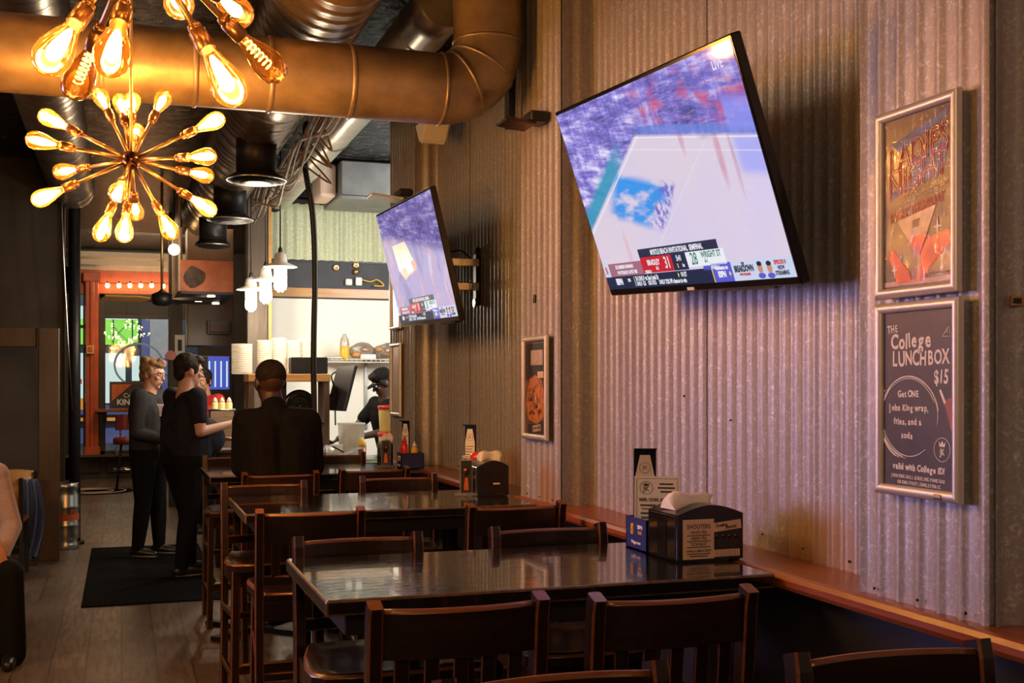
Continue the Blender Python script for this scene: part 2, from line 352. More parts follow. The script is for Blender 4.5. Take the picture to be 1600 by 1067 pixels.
# kitchen: back wall, timber post, counter
KY = 12.4
mb = MB('white', 'navy_band', 'galv_light', 'oak', 'black'); x0, x1 = 1.25, 6.0
mb.box(((x0 + x1)/2, KY + .06, 1.2), (x1 - x0, .12, 2.5)); mb.box(((x0 + x1)/2, KY + .05, 3.1), (x1 - x0, .12, 1.3), m='navy_band')
mb.box(((x0 + x1)/2, KY - .012, 2.515), (x1 - x0, .06, .10), bevel=.004, m='oak'); corrug(mb, (x0, KY - .03, 0), (1, 0, 0), (0, -1, 0), 3.0, 2.86, 3.46, .02, .105, 1.2, 1.0, 2)
mb.box((x0 + 1.5, KY - .02, 2.855), (3.0, .04, .02), m='black'); mb.box((x0 + 1.5, KY - .02, 3.465), (3.0, .04, .02), m='black'); struct(mb, 'wall_back', 'white kitchen wall with oak rail and corrugated band')
mb = MB('white'); mb.box((6.2, 10.2, 1.85), (.1, 4.2, 3.7)); struct(mb, 'wall_kitchen', 'white side wall of the kitchen')
mb = MB('grey_wood', 'oak'); mb.box((1.285, 11.8, TOP/2), (.20, .22, TOP), bevel=.006); mb.box((1.405, 11.76, TOP/2), (.03, .16, TOP), m='oak'); struct(mb, 'trim_7', 'weathered timber post with a yellow edge')
# front of the bar: storefront with window
FY = 19.7
def at(px, py, y=FY): return A(px, py, Y=y)
zs, zl, zh, zt = .36, 1.13, 2.98, 3.36
mb = MB('black_wall', 'orange_paint', 'brown_wood'); mb.box((.1, FY + .1, zs/2), (2.6, .2, zs), m='black_wall'); mb.box((.1, FY - .02, zs + .02), (2.6, .34, .045), bevel=.01, m='brown_wood')
for k in range(4): mb.box((-.5 + k*.45, FY - .012, .2), (.36, .03, .2), bevel=.01, m='black_wall')
mb.box((.1, FY + .1, (zh + zt)/2 + .02), (2.6, .2, zt - zh + .05), m='orange_paint'); mb.box((1.75, FY + .1, TOP/2), (1.1, .2, TOP), m='black_wall'); mb.box((.1, FY + .12, 3.55), (2.6, .2, .4), m='black_wall'); mb.box((-.78, FY + .1, TOP/2), (.3, .2, TOP), m='black_wall')
struct(mb, 'wall_front', 'storefront wall with orange header')
mb = MB('cornice'); pr = [(0, 3.36), (-.05, 3.36), (-.06, 3.41), (-.12, 3.44), (-.13, 3.52), (-.20, 3.56), (-.22, 3.64), (0, 3.66)]
a = [mb.b.verts.new((-.75, FY + y, z)) for y, z in pr]; b = [mb.b.verts.new((1.3, FY + y, z)) for y, z in pr]; mb.bridge(a, b, 0, False); mb.face(a); mb.face(b); struct(mb, 'trim_8', 'cream moulded cornice over the storefront')
cx = (at(133, 600).x + at(155, 600).x)/2
mb = MB('orange_paint'); mb.box((cx, FY - .06, (zs + 3.3)/2 + .02), (.20, .16, 3.3 - zs), bevel=.012); mb.box((cx, FY - .065, (zs + 3.3)/2 + .02), (.10, .19, 3.25 - zs), bevel=.03); mb.box((cx, FY - .07, 3.24), (.27, .2, .16), bevel=.015); mb.box((cx, FY - .07, zs + .1), (.25, .2, .14), bevel=.015); struct(mb, 'trim_9', 'orange red painted column of the storefront')
wl, wr = cx + .11, 1.22
W = bpy.data.objects.new('window_1', None); COL.objects.link(W); W['kind'] = 'structure'; RM['window_1'] = Matrix.Identity(4)
mb = MB('black_wall'); fy = FY - .02
for x in (wl + .04, (at(268, 600).x)): mb.box((x, fy, (zs + zh)/2), (.10, .10, zh - zs), bevel=.008)
mb.box(((wl + wr)/2, fy, zh - .04), (wr - wl, .1, .1), bevel=.008); mb.box(((wl + wr)/2, fy, zs + .05), (wr - wl, .1, .1), bevel=.008); mb.box(((wl + wr)/2, fy, zh - .36), (wr - wl, .08, .06), bevel=.006); mb.box(((wl + wr)/2, fy + .03, zh - .2), (wr - wl, .02, .28))
mb.build('window_frame', W, True)
mb = MB('glass'); mb.box(((wl + wr)/2, FY + .01, (zs + zh)/2), (wr - wl, .008, zh - zs)); mb.build('pane', W, True)
W = bpy.data.objects.new('window_2', None); COL.objects.link(W); W['kind'] = 'structure'; RM['window_2'] = Matrix.Identity(4)
mb = MB('black_wall'); mb.box((cx - .12, fy, (zs + zh)/2), (.03, .08, zh - zs)); mb.box((cx - .22, fy, 2.45), (.24, .06, .05)); mb.build('window_frame', W, True)
mb = MB('glass'); mb.box((cx - .22, FY + .01, (zs + zh)/2), (.22, .008, zh - zs)); mb.build('pane', W, True)
# street and the shop opposite, walls and panels glowing in place of falling light
mb = MB(pm('asphalt', (.05, .05, .06), .7, 0, .3, 20)); mb.box((0, 27, -.08), (14, 12, .1)); struct(mb, 'ground')
sh = thing('shop_building', 'lit green and white shop front across the street', 'building', (0, 32, 0))
def S(px0, px1, py0, py1, m, name, y=32, t=.1):
    a, b = A(px0, py1, Y=y), A(px1, py0, Y=y); mb = MB(m); mb.box(((a.x + b.x)/2, y, (a.z + b.z)/2), (b.x - a.x, t, b.z - a.z), bevel=.01); return mb.build(name, sh, True)
S(100, 330, 380, 760, 'shop_dark', 'wall', 32.2, .2)
S(118, 215, 480, 498, 'shop_white', 'awning', 31.9, .3); S(118, 216, 499, 538, 'shop_green', 'sign_panel')
for a in (150, 176, 206): S(a, a + 2, 498, 538, 'shop_dark', 'mullion', 31.95, .06)
S(122, 196, 552, 630, 'shop_white', 'shop_window'); S(206, 218, 556, 595, 'shop_white', 'shop_door'); S(221, 262, 480, 680, 'shop_blue', 'side_wall'); S(118, 220, 632, 648, 'shop_blue', 'counter', 31.95); S(118, 212, 652, 658, 'shop_orange', 'stripe', 31.95, .06); S(120, 230, 668, 705, 'shop_blue', 'stall_riser', 31.95)
S(122, 128, 592, 600, 'shop_red', 'notice', 31.94, .06); S(121, 131, 622, 640, 'shop_orange', 'notice', 31.9, .06); S(234, 268, 480, 560, 'cornice', 'door_panel', 31.8, .06)
# ------------------------------------------------------------------ ducts, pipes and wires under the ceiling
DX = Vector((1, 0, 0))
mb = MB('duct'); R = .163; yd, zd = 5.2, 2.92
pts = [(-2.6, yd, zd), (-1.5, yd, zd), (-.6, yd, zd), (.3, yd, zd), (1.405, yd, zd)]; n = 9; RE = .235
pts = [(-2.6 + 4.005*k/16, yd, zd) for k in range(17)] + [(1.405 + RE*math.sin(t*PI/2/n), yd, zd + RE - RE*math.cos(t*PI/2/n)) for t in range(1, n + 1)] + [(1.64, yd, z) for z in (3.3, 3.55, 3.70)]
mb.tube(pts, R, 36)
for x in (-1.6, -.62, -.08, .30, .62, .98): mb.tube([(x - .012, yd, zd), (x - .004, yd, zd), (x + .004, yd, zd), (x + .012, yd, zd)], [R + .001, R + .006, R + .006, R + .001], 36)
for t in (0, 30, 60, 90):
    q = math.radians(t); p = Vector((1.405 + RE*math.sin(q), yd, zd + RE - RE*math.cos(q))); dd = Vector((math.cos(q), 0, math.sin(q))); mb.tube([p - dd*.008, p - dd*.003, p + dd*.003, p + dd*.008], [R + .001, R + .006, R + .006, R + .001], 36)
solo(mb, 'air_duct', 'tarnished round duct crossing the room and turning up beside the wall', 'air duct')
def spiral(name, X, z, r, y0, y1, mt, label, pitch=.13):
    mb = MB(mt); N = int((y1 - y0)/.02); pts = [(X, y0 + (y1 - y0)*k/N, z) for k in range(N + 1)]
    rr = [r + (.007 if (k*.02 % pitch) < .02 else 0) for k in range(N + 1)]; mb.tube(pts, rr, 36); o = mb.build(name)
    me = o.data     # slant the seams so that they wind
    for v in me.vertices: v.co.y += (v.co.x - X)/r*.035
    origin(o, (X, y0, z)); return tag(o, label, 'air duct')
spiral('air_duct', .88, 3.40, .26, 2.6, 13.1, 'duct_spiral', 'fat spiral duct running down the room with round diffusers')
spiral('air_duct', -.45, 3.42, .20, 2.4, 11.85, 'duct_spiral', 'spiral duct at the upper left above the crossing duct')
mb = MB('duct_silver'); pts = [(1.5, 4.6, 3.42), (1.5, 8, 3.40), (1.5, 11.5, 3.38), (1.5, 11.9, 3.38)]; mb.tube([(1.5, 5.42 + k*.25, 3.42) for k in range(26)], .135, 30)
for y in (5.9, 7.2, 8.6, 10): mb.tube([(1.5, y - .012, 3.42), (1.5, y, 3.42), (1.5, y + .012, 3.42)], [.136, .141, .136], 30)
solo(mb, 'air_duct', 'bright silver duct right of the spiral duct', 'air duct')
for k, (y, r) in enumerate(((7.9, .20), (9.9, .19), (11.8, .18))):
    d = thing('ceiling_diffuser', ('round black diffuser under the spiral duct, nearest of three', 'round black diffuser under the spiral duct, middle of three', 'round black diffuser under the spiral duct, farthest of three')[k], 'air vent', (.86, y, 2.90), group='diffusers under the spiral duct')
    mb = MB('black_metal'); mb.lathe([(.135, .06), (.135, .34)], n=26); mb.build('collar', d)
    mb = MB('black_metal', 'steel'); mb.lathe([(.05, .0), (r*.55, -.012), (r*.6, .0), (r*.8, -.004), (r*.85, .012), (r, .012), (r, .022), (.135, .062)], n=30, m='black_metal'); mb.tube([(r*.99*math.cos(q*PI/15), r*.99*math.sin(q*PI/15), .014) for q in range(30)], .006, 6, m='steel', closed=True); mb.build('grille', d)
mb = MB(pm('dull sheet metal', (.20, .205, .21), .45, .5, .2, 5)); mb.box((2.95, 11.4, 3.50), (1.95, 1.0, .34), bevel=.012); mb.box((2.95, 10.89, 3.315), (1.95, .04, .03)); solo(mb, 'box_duct', 'square grey sheet metal duct above the kitchen', 'air duct')
mb = MB('cream'); mb.box((1.88, 11.3, 3.50), (.16, .5, .32), bevel=.03, seg=2); solo(mb, 'insulation_panel', 'pale yellow insulation block beside the grey square duct', 'insulation')
mb = MB('black_metal', 'steel'); a = A(418, 330, Y=12.15); p = [A(420, 262, Y=12.15), A(420, 315, Y=12.15), A(424, 326, Y=12.15), A(434, 326, Y=12.15), A(439, 316, Y=12.15), A(446, 311, Y=12.15), A(520, 316, Y=12.15), A(640, 326, Y=12.15)]
mb.tube(bz(*p, n=6), .028, 12)
for q in (p[1], p[4], A(520, 318, Y=12.15)): mb.ball(q, .036, 'black_metal', 2)
mb.box(A(516, 320, Y=12.12), (.03, .03, .05), m='steel'); solo(mb, 'drain_pipe', 'grey drain pipe with a trap above the kitchen wall', 'pipe')
mb = MB('cable'); mb.tube(bz(A(478, 190, Y=9.0), A(477, 260, Y=9.0), A(488, 330, Y=9.0), A(492, 420, Y=9.0), A(490, 560, Y=9.0), A(492, 690, Y=9.0), n=6), .024, 10); solo(mb, 'power_cable', 'thick black cable hanging down in front of the kitchen', 'cable')
rw = random.Random(3)
mb = MB('wire')
for k in range(11):
    a0 = rw.uniform(-.05, .05); ps = []
    for j in range(9):
        y = 6.2 + j*.62; ps.append((1.20 + .02*math.sin(j*1.7 + k) + a0*.7, y, 3.26 + .09*math.sin(j*1.3 + k*.8) + a0 - .05*(k % 3) - (.07 if j in (4, 5) else 0)))
    mb.tube(bz(*ps, n=4), .007 + .004*(k % 2), 6)
for k in range(4): mb.tube(bz((1.2, 7.3 + k*.3, 3.2), (1.28 + .05*k, 7.4 + k*.3, 3.05 - .06*(k % 2)), (1.22, 7.6 + k*.3, 3.18), n=5), .007, 6)
o = solo(mb, 'cable_bundle', 'tangled bundle of pale wires beside the spiral duct', 'cable'); o['kind'] = 'stuff'
mb = MB('cable'); mb.box((PX - .03, 5.36, 3.25), (.05, .07, .9)); mb.cyl((PX - .02, 5.30, 2.8), (PX - .02, 5.30, TOP), .012, n=8, m='steel'); solo(mb, 'conduit', 'dark upright strip on the pier right of the rising duct', 'conduit')  # dark upright strip with a thin steel tube beside it
t = thing('wall_bracket', 'small black bracket with tray on the pier left of the large screen', 'bracket', A(826, 186, X=PX - .08))
mb = MB('black'); mb.box((.035, 0, .005), (.09, .12, .05), bevel=.008); mb.build('mount', t)
mb = MB('bronze'); mb.box((-.05, .03, -.02), (.14, .17, .012), rot=rotm(0, .12, 0), bevel=.003); mb.build('tray', t)
t = thing('wall_bracket', 'small black bracket with white plate above the smaller screen', 'bracket', A(622, 306, X=PX - .08))
mb = MB('black'); mb.box((.035, 0, .015), (.09, .16, .05), bevel=.008); mb.build('mount', t)
mb = MB('white_plastic'); mb.box((-.08, .06, -.01), (.22, .2, .014), rot=rotm(0, .1, 0), bevel=.003); mb.build('tray', t)
mb = MB('white_plastic'); c = A(696, 212, X=1.86); mb.prism([(-.13, .08), (.16, .08), (.03, -.055), (-.02, -.055)], frame(c, (0, -1, 0), (0, 0, 1), (-1, 0, 0)), .16); bmesh.ops.bevel(mb.b, geom=mb.b.edges[:], offset=.012, segments=2, affect='EDGES'); solo(mb, 'wall_speaker', 'white wedge shaped wall speaker under the duct elbow', 'speaker')
# ------------------------------------------------------------------ tables
def make_table(y0, y1, label, x0=.487, x1=1.785):
    t = thing('pub_table', label, 'table', ((x0 + x1)/2, (y0 + y1)/2, 0), group='black lacquered pub tables'); w, d = x1 - x0, y1 - y0
    mb = MB('lacquer', 'lacquer_edge'); mb.box((0, 0, .979), (w, d, .042), bevel=.007, edge='lacquer_edge', seg=2); mb.build('tabletop', t)
    mb = MB('black'); 
    for sy in (-1, 1): mb.box((0, sy*(d/2 - .06), .928), (w - .12, .022, .06))
    for sx in (-1, 1): mb.box((sx*(w/2 - .07), 0, .928), (.022, d - .12, .06))
    mb.build('apron', t)
    for sx in (-1, 1):
        cx = sx*(w/2 - .30); mb = MB('black_metal'); mb.lathe([(.05, .03), (.045, .10), (.036, .14), (.036, .86), (.05, .90)], Matrix.Translation((cx, 0, 0)), 18); mb.box((cx, 0, .912), (.34, .34, .02), bevel=.004); mb.build('pedestal', t)
        mb = MB('black_metal')
        for q in range(4):
            R = Matrix.Translation((cx, 0, 0)) @ Matrix.Rotation(PI/4 + q*PI/2, 4, 'Z'); mb.prism([(.0, -.05), (.30, -.026), (.365, -.034), (.375, 0), (.365, .034), (.30, .026), (0, .05)], R @ Matrix.Translation((0, 0, .004)), .028)
        mb.lathe([(.085, .004), (.085, .03), (.05, .06)], Matrix.Translation((cx, 0, 0)), 18); mb.build('base', t)
    return t
make_table(.86, 1.585, 'black lacquered table nearest the camera, only a sliver shows')
make_table(2.90, 3.64, 'black lacquered table with the piano bar napkin dispenser on it')
make_table(4.91, 5.70, 'black lacquered table, middle one, with a red capped bottle and plain napkin dispenser')
make_table(6.95, 7.76, 'black lacquered table where the man in the dark suit sits')
# ------------------------------------------------------------------ bar chairs
def sweep(mb, pts, w, d, c=.006, axis='x', m='walnut', e='worn'):
    """rectangular rail with worn chamfers; axis: fixed cross axis (x for posts, z for rails); w along that axis, d across"""
    i, j = mb.mi(m), mb.mi(e); ax = Vector((1, 0, 0)) if axis == 'x' else Vector((0, 0, 1)); rs = []; P = [Vector(p) for p in pts]
    for k, p in enumerate(P):
        t = (P[min(k+1, len(P)-1)] - P[max(k-1, 0)]).normalized(); b = t.cross(ax).normalized(); a = w[k]/2 if isinstance(w, list) else w/2; h = d/2
        rs.append([mb.b.verts.new(p + ax*x + b*y) for x, y in ((a, h-c), (a-c, h), (c-a, h), (-a, h-c), (-a, c-h), (c-a, -h), (a-c, -h), (a, c-h))])
    for r, q in zip(rs, rs[1:]):
        for k in range(8): mb.face((r[k], r[(k+1) % 8], q[(k+1) % 8], q[k]), i if k in (1, 3, 5, 7) else j)
    mb.face(rs[0][::-1], j); mb.face(rs[-1], j)
def make_chair(label):
    t = thing('bar_chair', label, 'chair', (0, 0, 0), group='dark wooden slat back bar chairs')
    hw = .193
    mb = MB('walnut', 'worn'); ol = []
    for x, y in ((-.17, -.20), (.17, -.20), (.205, -.05), (.228, .10), (.222, .19), (.19, .235), (.10, .25), (-.10, .25), (-.19, .235), (-.222, .19), (-.228, .10), (-.205, -.05)): ol.append((x, y))
    a = [mb.b.verts.new((x, y, .70)) for x, y in ol]; b = [mb.b.verts.new((x, y, .728)) for x, y in ol]; c = [mb.b.verts.new((x*.965, y*.965 + .002, .737)) for x, y in ol]; d = [mb.b.verts.new((x*.7, y*.7, .729)) for x, y in ol]
    mb.bridge(a, b, 0, False); mb.bridge(b, c, 1, True); mb.bridge(c, d, 0, True); mb.face(d, 0, True); mb.face(a[::-1]); mb.build('seat', t)
    yb = lambda z: -.205 - max(0, z - .72)*.10 - max(0, .5 - z)*.10
    for s in (-1, 1):
        mb = MB('walnut', 'worn'); zz = [0, .2, .45, .65, .80, .95, 1.03, 1.062]; sweep(mb, [(s*hw, yb(z) - (.006 if z > 1.05 else 0), z) for z in zz], [.034]*7 + [.032], .050, .005); mb.build('leg', t)
        mb = MB('walnut', 'worn'); sweep(mb, [(s*.185, .205, .70), (s*.19, .215, .35), (s*.195, .225, 0)], .038, .038, .005); mb.build('leg', t)
    mb = MB('walnut', 'worn'); n = 10; rs = []
    for k in range(n + 1):
        x = -hw + .016 + (2*hw - .032)*k/n; rs.append((x, yb(1.0) - .036*(1 - (x/hw)**2) + .006, 1.0))
    i0 = mb.mi('walnut'); j0 = mb.mi('worn'); prev = None
    for (x, y, z) in rs:
        r = [mb.b.verts.new(v) for v in ((x, y - .011, .938), (x, y + .011, .938), (x, y + .009, 1.040), (x, y + .004, 1.049), (x, y - .004, 1.049), (x, y - .013, 1.040))]
        if prev:
            for k in range(6): mb.face((prev[k], prev[(k+1) % 6], r[(k+1) % 6], r[k]), j0 if k in (2, 3, 4) else i0, k in (2, 3, 4))
        else: mb.face(r[::-1])
        prev = r
    mb.face(prev); mb.build('top_rail', t)
    mb = MB('walnut', 'worn'); sweep(mb, [(x, yb(.79) - .03*(1 - (x/hw)**2) + .004, .79) for x in [(-hw + .016) + (2*hw - .032)*k/6 for k in range(7)]], .04, .02, .004, 'z'); mb.build('lower_rail', t)
    for k in range(5):
        x = -.132 + .066*k; mb = MB('walnut', 'worn'); f = (1 - (x/hw)**2); sweep(mb, [(x, yb(.80) - .03*f + .004, .80), (x, yb(.87) - .033*f + .005, .87), (x, yb(.945) - .036*f + .006, .945)], .034, .011, .002); mb.build('slat', t)
    mb = MB('walnut', 'worn')
    for s in (-1, 1): mb.box((s*.19, 0, .665), (.02, .38, .07))
    mb.box((0, .20, .665), (.36, .02, .07)); mb.box((0, -.195, .665), (.38, .02, .07)); mb.build('seat_frame', t)
    def st(p, q, w=.032, d=.02):
        mb = MB('walnut', 'worn'); T, L = along(p, q); mb.box(((Vector(p) + Vector(q))/2), (w if abs(p[0]-q[0]) < .1 and False else d, w, L), rot=T.to_3x3().to_4x4(), bevel=.004, edge='worn'); mb.build('stretcher', t)
    for s in (-1, 1):
        st((s*.20, -.23, .22), (s*.193, .22, .22)); st((s*.20, -.215, .48), (s*.19, .21, .50))
    st((-.2, -.215, .42), (.2, -.215, .42))
    mb = MB('walnut', 'worn'); mb.box((0, .222, .26), (.36, .024, .04), bevel=.004, edge='worn'); s_ = mb.build('stretcher', t)
    mb = MB('brass'); mb.box((0, .222, .283), (.33, .030, .006), bevel=.001); mb.build('foot_plate', s_, label='brass foot plate')
    return t
ch0 = make_chair('first'); used = []
def chair(xc, yr, away, label, jit=0):
    loc = (xc, yr + (.245 if away else -.245), 0); rz = (0 if away else PI) + jit
    if not used: ch0.location = loc; ch0.rotation_euler = (0, 0, rz); ch0['label'] = label; used.append(1); return ch0
    return dup(ch0, loc, rz, label)
chair(.70, 1.835, False, 'bar chair showing only its orange edged top rail, bottom centre of the photo', .02)
chair(1.338, 1.80, False, 'bar chair showing only its orange edged top rail, bottom right below the ledge', -.04)
chair(.725, 2.49, True, 'left bar chair on the near side of the piano dispenser table', -.02)
chair(1.228, 2.42, True, 'right bar chair on the near side of the piano dispenser table', -.03)
chair(.722, 3.665, False, 'left bar chair on the far side of the piano dispenser table', .01)
chair(1.378, 3.70, False, 'right bar chair on the far side of the piano dispenser table', -.02)
chair(.705, 4.45, True, 'left dark bar chair on the near side of the middle table', -.06)
chair(1.512, 4.40, True, 'right dark bar chair on the near side of the middle table, by the ledge', 0)
chair(.668, 5.76, False, 'left bar chair on the far side of the middle table, its seat showing', .02)
chair(1.377, 5.935, False, 'right bar chair on the far side of the middle table', 0)
chair(.812, 6.33, True, 'bar chair under the seated man in the dark suit', .03)
chair(1.35, 6.50, True, 'dark bar chair right of the seated man in the dark suit', .1)
chair(.72, 7.95, False, 'bar chair beyond the seated man at the left end of his table', 0)
chair(1.40, 7.95, False, 'bar chair beyond the seated man to his right', 0)
# ------------------------------------------------------------------ things on the tables
TZ = 1.0005
def tissue(mb, c, w, h, rs):
    n, k = 10, 7; c = Vector(c); vs = []
    for i in range(n):
        u = i/(n-1); hh = h*(.55 + .45*math.sin(PI*(.25 + .62*u))) + .004*math.sin(7*u + rs); row = []
        for j in range(k):
            v = j/(k-1)*2 - 1; row.append(mb.b.verts.new(c + Vector(((u - .5)*w*(1 - .12*abs(v)) + .010*math.sin(4*v + rs), v*(.034 + .012*math.sin(5*u + rs)), hh*(1 - abs(v)**1.6) + .003*math.sin(11*u + 3*v)))))
        vs.append(row)
    for i in range(n-1):
        for j in range(k-1): mb.face((vs[i][j], vs[i+1][j], vs[i+1][j+1], vs[i][j+1]), 0, True)
    mb.face([r[0] for r in vs] + [r[-1] for r in vs][::-1]); mb.face(vs[0][::-1]); mb.face(vs[-1])
def dispenser(label, loc, rz, w, d, h, poster):
    t = thing('napkin_dispenser', label, 'napkin dispenser', loc, rz, 'napkin dispensers on the tables')
    mb = MB('black_gloss'); n = 8; ol = [(-w/2, 0), (w/2, 0), (w/2, h*.93)] + [(w/2 - w*k/n, h*.93 + .028*math.sin(PI*k/n)) for k in range(1, n)] + [(-w/2, h*.93)]
    mb.prism(ol, frame((0, d/2, .004), (1, 0, 0), (0, 0, 1), (0, -1, 0)), d); bmesh.ops.bevel(mb.b, geom=[e for e in mb.b.edges if e.calc_face_angle(0) > .9], offset=.006, segments=2, affect='EDGES'); mb.box((0, 0, .004), (w*.94, d*.92, .008)); mb.build('body', t)
    mb = MB('chrome', 'black_gloss'); mb.box((-w/2 - .001, 0, h*.5), (.004, d*.86, h*.86), bevel=.001); mb.box((-w/2 - .003, 0, h*.45), (.004, d*.30, h*.74), m='black_gloss'); mb.build('face_plate', t, label='chrome side plate')
    mb = MB('paper'); tissue(mb, (-.02 if poster == 1 else .02, 0, h*.95 + .010), min(.16, w*.75), .052 if poster == 1 else .062, poster); mb.build('napkin', t)
    if poster == 1:
        T = frame((0, -d/2 - .0012, h*.46), (1, 0, 0), (0, 0, 1), (0, -1, 0)); mb = MB('cream', 'ink', 'walnut'); mb.box((-w*.19, -d/2 - .0006, h*.46), (w*.48, .0012, h*.80)); mb.box((w*.245, -d/2 - .0006, h*.46), (w*.40, .0012, h*.80), m='ink')
        for k, (s, z) in enumerate((('SHOOTERS', .034), ('WHITE TEA', .018), ('GREEN TEA', .002), ('"LOVE BUG"', -.014), ('VANILLA LEMON DROP', -.032))):
            sz = (.017, .011, .011, .011, .0085)[k]*w/.25; mb.text(s, sz*1.25, T @ Matrix.Translation((-w*.19, z*w/.23*1.15, 0)), 'ink', wx=.85, bold=.0003)
            if k: mb.box((-w*.19, -d/2 - .0014, h*.46 + z*w/.23*1.15 - .0085), (w*.36, .0006, .0026), m='ink')
        mb.box((-w*.19, -d/2 - .0014, h*.46 - .052), (w*.28, .0006, .003), m='ink')
        Tt = T @ Matrix.Translation((w*.245, .038, .0003)) @ Matrix.Rotation(.10, 4, 'Z'); mb.prism([(-.05, -.014), (.05, -.014), (.05, .014), (-.05, .014)], Tt, .0004, m='cream')
        mb.text('Dueling', .013, Tt @ Matrix.Translation((-.018, .004, .0006)), 'ink', bold=.0004); mb.text('PIANOS', .011, Tt @ Matrix.Translation((.014, -.006, .0006)), 'ink', bold=.0004)
        for k in range(11): mb.box((w*.245 - .042 + .0084*k, -d/2 - .0016, h*.16), (.0066, .0006, .022), m='cream')
        for k in range(4): mb.ball((w*.245 - .034 + .022*k, -d/2 - .0014, h*.50), .008, 'walnut', 1, (1, .12, 1.2))
        mb.build('sign', t)
    else:
        mb = MB('white_ink'); mb.box((w*.1, -d/2 - .0006, h*.40), (.034, .0012, .008), bevel=.0005); mb.build('logo_plate', t)
    return t
dispenser('black napkin dispenser with a shooters and dueling pianos sign', (1.716, 3.262, TZ), .02, .226, .20, .152, 1)
dispenser('plain black napkin dispenser with a napkin sticking up on the middle table', (1.705, 5.42, TZ), .0, .155, .22, .152, 2)
dispenser('black napkin dispenser at the end of the seated man\'s table', (1.66, 7.53, TZ), .0, .075, .14, .15, 3)
def bx3(mb, c, s, wall, m=None):
    x, y, z = c; a, b, h = s
    mb.box((x, y, z + wall/2), (a, b, wall), m=m)
    for sx in (-1, 1): mb.box((x + sx*(a - wall)/2, y, z + h/2), (wall, b, h), m=m); mb.box((x, y + sx*(b - wall)/2, z + h/2), (a, wall, h), m=m)
def caddy(label, loc, w, d, h):
    t = thing('condiment_caddy', label, 'condiment caddy', loc, 0, 'blue condiment caddies'); mb = MB('blue_plastic'); bx3(mb, (0, 0, 0), (w, d, h), .004); mb.build('tray', t)
    mb = MB('yellow_plastic', 'white_ink')
    T = frame((-w/2 - .0006, 0, h*.55), (0, -1, 0), (0, 0, 1), (-1, 0, 0)); mb.text('8', .05, T @ Matrix.Translation((-d*.18, .006, 0)), 'yellow_plastic', outline=.0022, wx=.8); mb.build('emblem', t); mb = MB('white_ink', 'yellow_plastic'); mb.text('ESPN', .017, T @ Matrix.Translation((d*.19, .018, 0)), 'white_ink', bold=.0006); mb.text('BAR', .015, T @ Matrix.Translation((d*.19, .0, 0)), 'yellow_plastic', bold=.0006); mb.build('wordmark', t); mb = MB('white_ink'); mb.text('Wager now', .015, T @ Matrix.Translation((0, -.034, 0)), 'white_ink', bold=.0004)
    mb.build('slogan', t); return t
caddy('royal blue condiment caddy behind the piano sign napkin dispenser', (1.662, 3.462, TZ), .115, .16, .105)
caddy('royal blue condiment caddy half hidden behind the plain napkin dispenser', (1.71, 5.62, TZ), .11, .14, .10)
caddy('royal blue condiment caddy on the seated man\'s table', (1.765, 7.25, TZ), .15, .12, .10)
def tall_card(label, loc, rz, h, lean=0, w=.075):
    t = thing('card_holder', label, 'table card', loc, rz, 'tall table cards in the caddies')
    mb = MB('black_gloss'); mb.box((0, .006, h/2), (w, .006, h), bevel=.002); mb.box((0, -.004, h - .003), (w, .022, .006)); mb.box((0, 0, .004), (w, .05, .008)); mb.build('holder', t)
    mb = MB('paper', 'ink'); mb.prism([(-w*.42, .02), (w*.42, .02), (w*.42, h*.72), (w*.22, h*.93), (-w*.22, h*.93), (-w*.42, h*.72)], frame((0, .002, 0), (1, 0, 0), (0, 0, 1), (0, -1, 0)), .0012)
    T = frame((0, .0004, 0), (1, 0, 0), (0, 0, 1), (0, -1, 0)); mb.tube([T @ Vector((.018*math.cos(q*PI/10), h*.80 + .018*math.sin(q*PI/10), 0)) for q in range(20)], .0008, 4, m='ink', closed=True); mb.text('JK', .018, T @ Matrix.Translation((0, h*.80, 0)), 'ink')
    for k in range(4): mb.box((-.004*k, .0002, h*.66 - .014*k), (.045 - .006*(k % 2), .0006, .003), m='ink')
    mb.build('card', t); return t
tall_card('tall black card holder with a white card behind the menu card, nearest table', (1.655, 3.50, TZ + .006), -.35, .325)
tall_card('tall narrow card holder on the middle table behind the red capped bottle', (1.69, 5.66, TZ + .006), -.9, .33, w=.07)
tall_card('tall narrow card holder in the caddy on the seated man\'s table', (1.735, 7.27, TZ + .006), -1.05, .30, w=.07)
